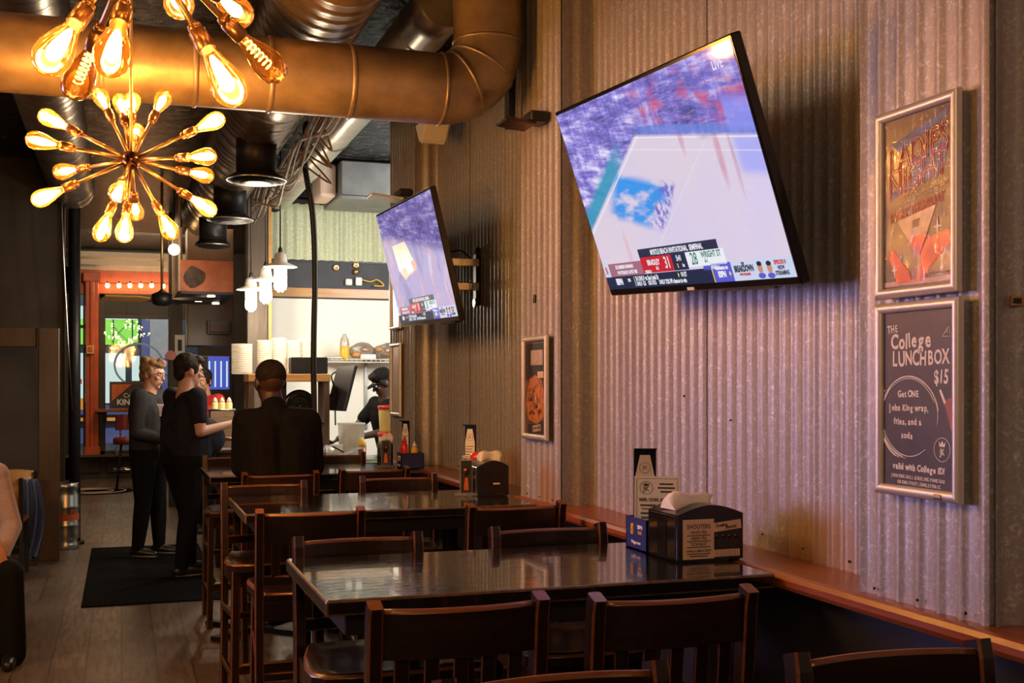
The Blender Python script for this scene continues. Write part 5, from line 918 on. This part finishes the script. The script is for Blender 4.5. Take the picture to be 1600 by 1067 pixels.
for k in range(n - 1):
    a0, a1 = PI*.2 + PI*.6*k/(n-1), PI*.2 + PI*.6*(k+1)/(n-1); mb.face([mb.b.verts.new((.19*math.cos(q), .19*math.sin(q), z)) for q, z in ((a0, .86), (a1, .86), (a1, 1.08), (a0, 1.08))])
bmesh.ops.remove_doubles(mb.b, verts=mb.b.verts[:], dist=.0005); bmesh.ops.solidify(mb.b, geom=mb.b.faces[:], thickness=.03); 
for s in (-1, 1): mb.tube([(s*.08, .15, .70), (s*.09, .175, .95)], .012, 6, m='chrome')
mb.build('backrest', t)
mb = MB('rubber'); c = A(148, 768, Z=0); mb.lathe([(.52, .002), (.52, .008), (.0, .009)], Matrix.Translation((c.x, c.y, 0)), 36); rg = solo(mb, 'floor_mat', 'round dark floor mat with pale rings near the storefront', 'mat', (c.x, c.y, 0)); mb = MB('cream')
for r in (.42, .25): mb.tube([(r*math.cos(q*PI/24), r*math.sin(q*PI/24), .010) for q in range(48)], .012, 4, closed=True)
mb.build('ring_print', rg)
t = thing('vase', 'small glass vase on the window sill by the stool', 'vase', (at(184, 712, FY - .12).x, FY - .12, zs + .045)); mb = MB('clear_plastic'); mb.lathe([(.04, 0), (.055, .03), (.05, .07), (.02, .12), (.02, .16), (.03, .18)], n=16); mb.build('body', t)
# black rubber mat in the aisle
mb = MB('rubber'); mb.box((.215, 9.94, .007), (.96, 2.96, .010), bevel=.004); o = solo(mb, 'floor_mat', 'black rubber mat the two men stand on', 'mat', (.215, 9.94, .002))
# ------------------------------------------------------------------ left alcove: kegs, chair, table
def keg(lb, x, y):
    t = thing('beer_keg', lb, 'keg', (x, y, 0), group='steel kegs in the alcove'); mb = MB('steel'); r = .125; mb.lathe([(r*.92, 0), (r*.96, .01), (r*.96, .05), (r*.84, .07), (r*.98, .10), (r, .16), (r*.98, .20), (r*1.03, .215), (r*1.03, .23), (r*.98, .245), (r*.98, .37), (r*1.03, .385), (r*1.03, .40), (r*.98, .415), (r*.98, .50), (r*.84, .545), (r*.95, .56), (r*.95, .61), (r*.90, .615), (r*.88, .57), (r*.2, .56)], n=30); mb.build('body', t); mb = MB(pm('orange keg stripe', (.52, .10, .03), .4)); mb.lathe([(r*.985, .27), (r*.985, .33)], n=30, cap0=False, cap1=False); mb.box((r*.5, -r*.86, .355), (.04, .01, .03)); mb.build('stripe', t); return t
c = A(101, 860, Z=0); keg('steel beer keg right of the brown post', c.x, 11.55); c = A(50, 868, Z=0); keg('steel beer keg half hidden left of the brown post', c.x + .01, 11.4)
def side_chair(lb, c, rz, m):
    t = thing('dining_chair', lb, 'chair', c, rz, 'low dining chairs in the alcove'); mb = MB(m); n = 10; rs = []
    for k in range(n + 1): x = -.19 + .38*k/n; rs.append([(x, -.20 - .04*(1 - (x/.19)**2), .55), (x, -.215 - .04*(1 - (x/.19)**2), .80 + .02*(1 - (x/.19)**2))])
    for (a, b), (c_, d) in zip(rs, rs[1:]): mb.face([mb.b.verts.new(p) for p in (a, c_, d, b)], 0, True)
    bmesh.ops.remove_doubles(mb.b, verts=mb.b.verts[:], dist=.0005); bmesh.ops.solidify(mb.b, geom=mb.b.faces[:], thickness=.02); mb.build('backrest', t)
    mb = MB('ledge'); mb.box((0, 0, .45), (.40, .40, .035), bevel=.012); mb.build('seat', t)
    for sx in (-1, 1): mb = MB('black'); sweep(mb, [(sx*.19, -.225, .80), (sx*.19, -.19, .45), (sx*.19, -.22, 0.003)], .03, .035, .004, m='black', e='black'); mb.build('leg', t); mb = MB('black'); sweep(mb, [(sx*.18, .18, .43), (sx*.18, .19, 0.003)], .032, .032, .004, m='black', e='black'); mb.build('leg', t)
    return t
c = A(36, 905, Z=0); side_chair('honey brown dining chair at the left edge, nearer of the two', (c.x - .19, c.y + .20, 0), -.06, 'oak'); c = A(54, 700, Y=10.55); side_chair('honey brown dining chair at the left edge, farther of the two', (c.x - .20, 10.78, 0), .08, 'oak')
t = thing('dining_table', 'low brown table corner behind the seated person', 'table', (-1.2, 11.0, 0)); mb = MB('ledge'); p = A(60, 750, Y=10.75); mb.box((p.x - .5, 10.98, p.z - .03), (1.0, .5, .05), bevel=.008); mb.build('tabletop', t, True); mb = MB('black_metal'); mb.cyl((p.x - .5, 11.1, 0.0), (p.x - .5, 11.1, p.z - .05), .04, n=12); mb.lathe([(.22, 0.0), (.22, .02), (.05, .05)], Matrix.Translation((p.x - .5, 11.1, 0)), 20); mb.build('pedestal', t, True)
M['blue_cloth'] = pm('blue denim cloth', (.13, .19, .40), .8, 0, .25, 9, bump=.2, sheen=.3)
mb = MB('blue_cloth'); p = A(53, 748, Y=10.40); n = 12; g = []
for i in range(n):
    row = []
    for j in range(9):
        f = j/8; z = p.z + .0 - (p.z - .10)*f; wd = .13 + .05*math.sin(PI*f); x = p.x - .05 + wd*(i/(n-1) - .4) + .03*math.sin(3*f + .4); y = 10.36 + .03*math.sin(i*1.5 + f*2) + .02*f; row.append(mb.b.verts.new((x, y, z)))
    g.append(row)
for i in range(n-1):
    for j in range(8): mb.face((g[i][j], g[i+1][j], g[i+1][j+1], g[i][j+1]), 0, True)
bmesh.ops.solidify(mb.b, geom=mb.b.faces[:], thickness=.012); solo(mb, 'blue_jacket', 'blue jacket hanging beside the honey brown chairs at the left edge', 'jacket')
# ------------------------------------------------------------------ people
M['skin'] = pm('fair skin', (.52, .27, .18), .5, 0, .08, 10); M['skin_dark'] = pm('deep brown skin', (.06, .028, .019), .45, 0, .12, 10)
M['hair_sand'] = pm('sandy hair', (.22, .12, .055), .75, 0, .4, 40, (1, 1, .3)); M['hair_dark'] = pm('dark hair', (.018, .012, .010), .75, 0, .4, 40, spec=.2)
M['suit'] = pm('black suit cloth', (.006, .005, .006), .85, 0, .25, 60, spec=.15); M['navy_shirt'] = pm('navy cotton', (.013, .012, .019), .85, 0, .2, 30, spec=.2); M['charcoal_sweat'] = pm('charcoal sweatshirt', (.026, .025, .029), .9, 0, .2, 20, spec=.2)
M['black_cloth'] = pm('black trouser cloth', (.006, .0055, .006), .85, 0, .25, 30, spec=.15); M['pink_fleece'] = pm('dusty pink fleece', (.40, .29, .30), .9, 0, .12, 60, bump=.2, sheen=.3); M['red_shirt'] = pm('red cotton', (.55, .03, .025), .75, 0, .15, 20); M['white_sole'] = pm('white sole', (.62, .58, .52), .6); M['khaki'] = pm('khaki cloth', (.32, .25, .17), .85, 0, .15, 14)
M['rust_cover'] = pm('rust brown menu cover', (.30, .10, .05), .45, 0, .15, 20)
def V(*a): return Vector(a)
class Blob:
    def __init__(s): s.b = bmesh.new()
    def c(s, p0, r0, p1, r1, n=12):
        p0, p1 = Vector(p0), Vector(p1)
        T, L = along(p0, p1) if (p1 - p0).length > 1e-5 else (Matrix.Translation(p0), .001)
        pr = [(r0*math.sin(PI/2*k/4), -r0*math.cos(PI/2*k/4)) for k in range(5)] + [(r1*math.cos(PI/2*k/4), L + r1*math.sin(PI/2*k/4)) for k in range(5)]
        rs = [[s.b.verts.new(T @ Vector((max(r, 1e-4)*math.cos(2*PI*j/n), max(r, 1e-4)*math.sin(2*PI*j/n), z))) for j in range(n)] for r, z in pr]
        for a, b in zip(rs, rs[1:]):
            for k in range(n): s.b.faces.new((a[k], a[(k+1) % n], b[(k+1) % n], b[k]))
        s.b.faces.new(rs[0][::-1]); s.b.faces.new(rs[-1]); return s
    def e(s, c, r, rot=None):
        T = Matrix.Translation(Vector(c)) @ (rot or Matrix.Identity(4)) @ Matrix.Diagonal((r[0], r[1], r[2], 1)); bmesh.ops.create_icosphere(s.b, subdivisions=3, radius=1, matrix=T); return s
    def done(s, name, mats, parent, voxel=.009, it=3, paint=None):
        bmesh.ops.recalc_face_normals(s.b, faces=s.b.faces); me = bpy.data.meshes.new('t'); s.b.to_mesh(me); s.b.free(); o = bpy.data.objects.new('t', me); COL.objects.link(o)
        md = o.modifiers.new('r', 'REMESH'); md.mode = 'VOXEL'; md.voxel_size = voxel; md.use_smooth_shade = True
        m2 = o.modifiers.new('s', 'SMOOTH'); m2.factor = .5; m2.iterations = it
        bpy.context.view_layer.update(); nm = bpy.data.meshes.new_from_object(o.evaluated_get(bpy.context.evaluated_depsgraph_get())); bpy.data.objects.remove(o); bpy.data.meshes.remove(me)
        nm.name = name; nm.materials.clear()
        for x in ([mats] if isinstance(mats, str) else mats): nm.materials.append(M[x])
        for p in nm.polygons:
            p.use_smooth = True
            if paint: p.material_index = paint(p.center)
        r = bpy.data.objects.new(name, nm); COL.objects.link(r); r.parent = parent; return r
def hand(B, w_, d, side, k=1.0, curl=.5):
    """palm, four bent fingers of different lengths and a thumb leaving the side of the palm"""
    d = Vector(d).normalized(); s = (Vector(side) - d*Vector(side).dot(d)).normalized(); n = d.cross(s); w_ = Vector(w_)
    for t in (-.025, -.008, .010, .026): B.c(w_ + d*.01*k + s*t*.55*k, .016*k, w_ + d*.085*k + s*t*k, .0115*k, 8)
    for t, L in ((-.029, .062), (-.010, .076), (.010, .082), (.029, .072)):
        a = w_ + d*.088*k + s*t*k; dd = (d*math.cos(curl*.6) + n*math.sin(curl*.6)); b = a + dd*L*.5*k; d2 = (d*math.cos(curl*1.5) + n*math.sin(curl*1.5)); B.c(a, .0095*k, b, .0088*k, 8); B.c(b, .0088*k, b + d2*L*.5*k, .0072*k, 8)
    a = w_ + d*.03*k + s*.030*k; b = a + (d*.6 + s*.75 + n*.25).normalized()*.04*k; B.c(a, .014*k, b, .0105*k, 8); B.c(b, .0105*k, b + (d*.85 + s*.3 + n*.4).normalized()*.034*k, .009*k, 8)
def person(label, loc, rz, J, col, wide=1.0, sleeve='long', seated=False, shoe=True, hairm='hair_dark', skin='skin', jacket=False, belly=0, hair='short', name='person', longleg=False, hs=1.08):
    t = thing(name, label, 'person', loc, rz); g = lambda k: Vector(J[k])
    hp, ch, nk, hd = g('pelvis'), g('chest'), g('neck'), g('head'); fx = g('face').normalized() if 'face' in J else V(0, 1, 0); rx = fx.cross(V(0, 0, 1)).normalized(); ux = rx.cross(fx).normalized(); HR = frame(V(0, 0, 0), rx, fx, ux)
    def torso(B, q):
        for s in (-1, 1):
            B.c(hp + V(s*.075*wide, 0, 0), .105*wide + q, (hp + ch)/2 + V(s*.075*wide, .005, 0), .105*wide + q); B.c((hp + ch)/2 + V(s*.075*wide, .005, 0), .105*wide + q, ch + V(s*.085*min(wide, 1.15), 0, .01), .112*min(wide, 1.12) + q); B.c(ch + V(s*.06, 0, .09), .085 + q, g('sh' + 'LR'[s > 0]) , .062 + q)
        if belly: B.e((hp*.6 + ch*.4) + V(0, .07, 0), (.15*wide + q, .13 + belly + q, .19))
    def arm(B, s, q, full=True):
        a, b, c = g('sh' + s), g('el' + s), g('wr' + s); B.c(a, .055*min(wide, 1.15) + q, b, .042 + q)
        if full: B.c(b, .043 + q, c, .029 + q)
    def leg(B, s, q):
        a, b, c = g('hip' + s), g('kn' + s), g('an' + s); B.c(a, .092*wide + q, b, .060 + q); B.c(b, .060 + q, b*.6 + c*.4, .056 + q); B.c(b*.6 + c*.4, .056 + q, c, .038 + q)
    def foot(B, s, q): c = g('an' + s); d = g('foot' + s).normalized() if 'foot' + s in J else V(0, 1, 0); B.c(c + V(0, 0, -.035) - d*.03, .038 + q, c + V(0, 0, -.048) + d*.09, .034 + q); B.c(c + V(0, 0, -.048) + d*.09, .034 + q, c + V(0, 0, -.055) + d*.155, .026 + q)
    B = Blob(); torso(B, 0)
    for s in 'LR':
        arm(B, s, 0); leg(B, s, 0); foot(B, s, -.004); d = (g('wr' + s) - g('el' + s)).normalized(); hd_ = g('hand' + s) if 'hand' + s in J else d; hand(B, g('wr' + s), hd_, V(-1 if s == 'R' else 1, 0, .35) if 'side' + s not in J else g('side' + s), 1, .6)
    B.c(ch + V(0, -.01, .08), .075, nk, .064); B.c(nk, .063, hd + V(0, -.008, -.05), .062)
    HR0 = HR; HR = HR @ Matrix.Scale(hs, 4); P = lambda x, y, z: hd + (HR @ Vector((x, y, z)))
    B.e(P(0, -.012, .025), (.074, .093, .092), HR); B.e(P(0, .022, -.035), (.056, .066, .078), HR); B.c(P(0, .060, -.085), .022, P(0, .066, -.092), .018); B.c(P(0, .080, .012), .009, P(0, .102, -.022), .013); B.e(P(0, .075, .030), (.045, .014, .012), HR)
    for s in (-1, 1): B.e(P(s*.078, -.008, -.008), (.010, .020, .032), HR); B.e(P(s*.036, .066, -.018), (.022, .016, .018), HR)
    B.c(P(-.017, .081, -.052), .0075, P(.017, .081, -.052), .0075); B.c(P(-.015, .079, -.063), .0075, P(.015, .079, -.063), .0075)
    B.done('body', skin, t, .0075, 2)
    # face details
    mb = MB('white_plastic', 'black')
    for s in (-1, 1): mb.ball(P(s*.031, .076, .006), .0115, 'white_plastic', 2); mb.ball(P(s*.031, .0835, .006), .0058, 'black', 2)
    mb.build('eyes', t)
    mb = MB(hairm)
    for s in (-1, 1): mb.tube([P(s*.014, .088, .024), P(s*.032, .088, .029), P(s*.050, .078, .024)], .0035, 6)
    mb.build('eyebrows', t)
    mb = MB(pm(label[:20] + ' lips', (.40, .13, .10) if skin == 'skin' else (.13, .05, .04), .4)); mb.tube([P(-.020, .084, -.058), P(0, .090, -.056), P(.020, .084, -.058)], [.003, .0055, .003], 6); mb.build('lips', t)
    # clothing
    B = Blob(); q = .022 if jacket else .012; torso(B, q)
    for s in 'LR':
        arm(B, s, q + (.006 if jacket else .004), sleeve == 'long')
        if sleeve == 'short': pass
    if jacket: B.c(ch + V(0, -.015, .10), .085, nk + V(0, -.012, .0), .070)
    else: B.c(ch + V(0, -.01, .08), .08, nk + V(0, 0, -.03), .062)
    if jacket:
        for s in (-1, 1): B.c(g('sh' + 'LR'[s > 0]) + V(s*.012, 0, .005), .066, ch + V(s*.05, 0, .11), .075)
    if sleeve == 'short':      # cut the sleeves above the elbow
        B2 = Blob(); torso(B2, q); B2.c(ch + V(0, -.01, .08), .08, nk + V(0, 0, -.035), .060)
        for s in 'LR': a, b = g('sh' + s), g('el' + s); B2.c(a, .070*min(wide, 1.15), a*.38 + b*.62, .066)
        B.b.free(); B = B2
    B.done(col.get('topname', 'shirt'), col['top'], t, .010, 4)
    B = Blob()
    for s in 'LR':
        leg(B, s, .016); 
        if longleg: B.c(g('kn' + s), .075, g('an' + s) + V(0, 0, -.02), .085)
    for s in (-1, 1): B.c(hp + V(s*.075*wide, 0, -.02), .108*wide + .010, hp + V(s*.07*wide, 0, .03), .108*wide + .008)
    B.done('trousers', col['legs'], t, .011, 4)
    for s in 'LR':
        B = Blob(); foot(B, s, .006); B.c(g('an' + s) + V(0, 0, -.03), .046, g('an' + s) + V(0, 0, .01), .046); zc = g('an' + s).z - .065; B.done('shoe', ['black', 'white_sole'], t, .008, 2, (lambda c: 1 if c.z < zc else 0) if col.get('sole') else None)
    # hair
    B = Blob()
    if hair == 'bald': B.e(P(0, -.020, .040), (.0765, .088, .080), HR)
    else: B.e(P(0, -.024, .044), (.080, .090, .086), HR); B.e(P(0, -.066, -.012), (.062, .036, .060), HR); B.e(P(0, .036, .088), (.062, .056, .032), HR)
    for s in (-1, 1):
        if hair != 'bald': B.e(P(s*.070, .012, .020), (.014, .030, .038), HR)
    if hair == 'tousled':
        rt_ = random.Random(4)
        for k in range(14): a = rt_.uniform(0, 2*PI); B.e(P(.055*math.cos(a), -.01 + .075*math.sin(a), .09 + rt_.uniform(-.01, .02)), (.026, .03, .024), HR)
    if hair == 'long': B.c(P(0, -.06, 0), .085, P(0, -.07, -.22), .07)
    hm = B.done('hair', hairm, t, .007, 1); rq = random.Random(len(label))
    from mathutils import noise as NZ
    for v in hm.data.vertices: v.co += v.normal*(.004 + .004*NZ.noise(v.co*38) + .0025*NZ.noise(v.co*90))
    return t, P, HR
def stand_pose(h=1.0, wide=1.0, step=.06, face=(0, 1, 0), lean=0):
    z = lambda v: v*h; k = wide
    return dict(pelvis=(0, 0, z(.95)), chest=(0, lean, z(1.27)), neck=(0, lean + .01, z(1.475)), head=(0, lean + .04, z(1.612)), face=face, shL=(-.185*k, lean, z(1.41)), shR=(.185*k, lean, z(1.41)), hipL=(-.092*k, 0, z(.90)), hipR=(.092*k, 0, z(.90)), knL=(-.10*k, .02 + step*.5, z(.49)), knR=(.10*k, .02 - step*.5, z(.49)), anL=(-.11*k, step, z(.085)), anR=(.11*k, -step, z(.085)), elL=(-.25*k, lean - .02, z(1.12)), elR=(.25*k, lean - .02, z(1.12)), wrL=(-.24*k, .16, z(.98)), wrR=(.24*k, .16, z(.98)))
# young man in the charcoal sweatshirt
c = A(232, 868, Z=.014); J = stand_pose(1.0, 1.05, .05, (.15, 1, -.18)); J.update(elR=(.27, .0, 1.10), wrR=(.12, .21, 1.03), elL=(-.26, .02, 1.10), wrL=(-.05, .23, 1.00))
t, P, HR = person('sandy haired young man with glasses in a charcoal sweatshirt, in the aisle', (c.x, c.y, .014), math.radians(-114), J, dict(top='charcoal_sweat', legs='black_cloth', topname='sweatshirt', sole=True), 1.16, hairm='hair_sand', hair='tousled', hs=1.12)
mb = MB('black')
for s in (-1, 1): mb.tube([P(s*.033 + .022*math.cos(q*PI/9), .096, .004 + .017*math.sin(q*PI/9)) for q in range(18)], .0022, 5, closed=True); mb.tube([P(s*.055, .092, .008), P(s*.082, .0, .010)], .0022, 5)
mb.tube([P(-.012, .098, .006), P(.012, .098, .006)], .0022, 5); mb.build('glasses', t)
M['print_pink'] = pm('pale pink sweatshirt print', (.36, .24, .22), .8, 0, .2, 20)
mb = MB('print_pink'); n = 6; g = [[mb.b.verts.new((-.10 + .20*i/n, .168 - .05*abs(i/n - .5)**2*4, 1.24 + .11*j/4)) for j in range(5)] for i in range(n + 1)]
for i in range(n):
    for j in range(4): mb.face((g[i][j], g[i+1][j], g[i+1][j+1], g[i][j+1]), 0, True)
bmesh.ops.solidify(mb.b, geom=mb.b.faces[:], thickness=.012); mb.build('chest_print', t)
# man in the navy shirt
c = A(290, 897, Z=.014); J = stand_pose(1.01, 1.22, .10, (.1, 1, -.12), -.01); J.update(elR=(.29, -.01, 1.15), wrR=(.25, .28, 1.21), handR=(-.1, 1, .1), sideR=(-1, 0, .3), elL=(-.29, .06, 1.12), wrL=(-.05, .34, 1.07), handL=(.3, 1, 0), sideL=(1, 0, .3))
t, P, HR = person('dark haired man in a navy tee shirt reaching over the counter', (c.x, c.y, .014), math.radians(-68), J, dict(top='navy_shirt', legs='black_cloth', topname='shirt', sole=True), 1.40, sleeve='short', belly=.12, hair='short', hs=1.14)
mb = MB('black')
for s in (-1, 1): mb.tube([P(s*.033 + .021*math.cos(q*PI/9), .096, .004 + .016*math.sin(q*PI/9)) for q in range(18)], .002, 5, closed=True); mb.tube([P(s*.055, .092, .008), P(s*.082, .0, .010)], .002, 5)
mb.build('glasses', t)
# seated man in the dark suit
J = dict(pelvis=(0, -.02, .86), chest=(0, .04, 1.22), neck=(-.02, .065, 1.415), head=(-.035, .10, 1.55), face=(-.25, 1, -.15), shL=(-.168, .05, 1.325), shR=(.168, .05, 1.325), hipL=(-.10, .02, .82), hipR=(.10, .02, .82), knL=(-.13, .44, .83), knR=(.13, .44, .83), anL=(-.12, .40, .38), anR=(.12, .40, .38), elL=(-.185, .10, 1.08), elR=(.205, .09, 1.07), wrL=(-.12, .34, 1.07), wrR=(.13, .34, 1.07))
person('man in a black suit jacket seated with his back to us at the third table', (.835, 6.56, 0), 0, J, dict(top='suit', legs='black_cloth', topname='jacket'), 1.0, jacket=True, skin='skin_dark', hair='bald')
# bearded man in the red shirt
c = A(324, 600, Y=12.4); J = stand_pose(.97, 1.0, .03, (-.3, 1, -.2)); t, P, HR = person('bearded man in red half hidden behind the man in the navy tee', (c.x - .02, 12.4, 0), math.radians(130), J, dict(top='red_shirt', legs='black_cloth'), 1.0, sleeve='short')
B = Blob(); B.e(P(0, .042, -.070), (.056, .056, .042), HR); B.c(P(0, .072, -.085), .026, P(0, .062, -.105), .022); B.done('beard', 'hair_sand', t, .008, 2)
# cook with the black cap
c = A(600, 600, Y=10.6); J = stand_pose(.96, .95, .04, (.25, 1, -.55), .08); J.update(elR=(.25, .24, 1.13), wrR=(.16, .50, 1.03), elL=(-.27, .18, 1.12), wrL=(-.12, .42, 1.06))
t, P, HR = person('cook in a black cap and shirt leaning over the kitchen counter', (c.x + .10, 10.66, 0), math.radians(112), J, dict(top='black_cloth', legs='black_cloth'), .90, sleeve='short', skin='skin_dark')
mb = MB('black_cloth'); T = Matrix.Translation(P(0, -.012, .035)) @ HR; mb.lathe([(.090, .0), (.091, .03), (.085, .06), (.06, .085), (.02, .098), (.004, .10)], T, 22); mb.prism([(-.07, .05), (-.06, .13), (0, .16), (.06, .13), (.07, .05)], T @ Matrix.Translation((0, 0, .002)) @ Matrix.Rotation(-.15, 4, 'X'), .006); cp = mb.build('cap', t)
mb = MB('white_ink'); mb.ball(P(.03, .075, .07), .014, sub=2, sc=(1.2, .4, 1)); mb.build('badge', cp)
# seated person at the left edge
J = dict(pelvis=(0, -.02, .56), chest=(0, .02, .92), neck=(0, .04, 1.12), head=(0, .07, 1.27), face=(0, 1, -.4), shL=(-.17, .03, 1.02), shR=(.17, .03, 1.02), hipL=(-.11, .02, .52), hipR=(.09, .02, .52), knL=(-.27, .38, .50), knR=(.12, .44, .50), anL=(-.275, .40, .085), anR=(.14, .50, .085), elL=(-.255, .07, .725), elR=(.24, .10, .745), wrL=(-.215, .25, .585), wrR=(.10, .30, .62), handL=(.4, .8, -.1), sideL=(.6, .2, 1))
px_, py_ = A(20, 830, d=6.7).x - .255, A(20, 830, d=6.7).y
pr = person('person in a dusty pink fleece and black trousers at the left edge holding a menu', (px_, py_, 0), PI, J, dict(top='pink_fleece', legs='black_cloth', topname='fleece'), .95, hairm='hair_dark', hair='long', longleg=True)[0]
t = thing('menu', 'rust brown menu held by the person in the pink fleece', 'menu', (px_ + .135, py_ - .37, .60)); mb = MB('rust_cover', 'cream'); R_ = rotm(-.5, -.25, .25); mb.box((0, 0, .0), (.22, .016, .27), rot=R_, bevel=.003); mb.build('cover', t)
mb = MB('cream'); mb.box(R_ @ Vector((0, .011, 0)), (.21, .006, .26), rot=R_); mb.build('pages', t)
mb = MB('white_ink'); mb.box(R_ @ Vector((.05, -.0085, .06)), (.05, .002, .012), rot=R_ @ rotm(0, -.5, 0)); mb.build('mark', t)
t = thing('dining_chair', 'dining chair under the person in the pink fleece, mostly outside the left edge', 'chair', (px_, py_, 0), PI, 'low dining chairs in the alcove'); mb = MB('oak'); mb.box((0, 0, .42), (.42, .42, .035), bevel=.01); mb.build('seat', t)
for sx, sy in ((-1, -1), (1, -1), (1, 1), (-1, 1)): mb = MB('oak'); mb.box((sx*.18, sy*.18, .20), (.035, .035, .40)); mb.build('leg', t)
mb = MB('oak'); mb.box((0, -.21, .70), (.40, .025, .30), bevel=.008); mb.box((-.17, -.21, .5), (.03, .025, .2)); mb.box((.17, -.21, .5), (.03, .025, .2)); mb.build('backrest', t)
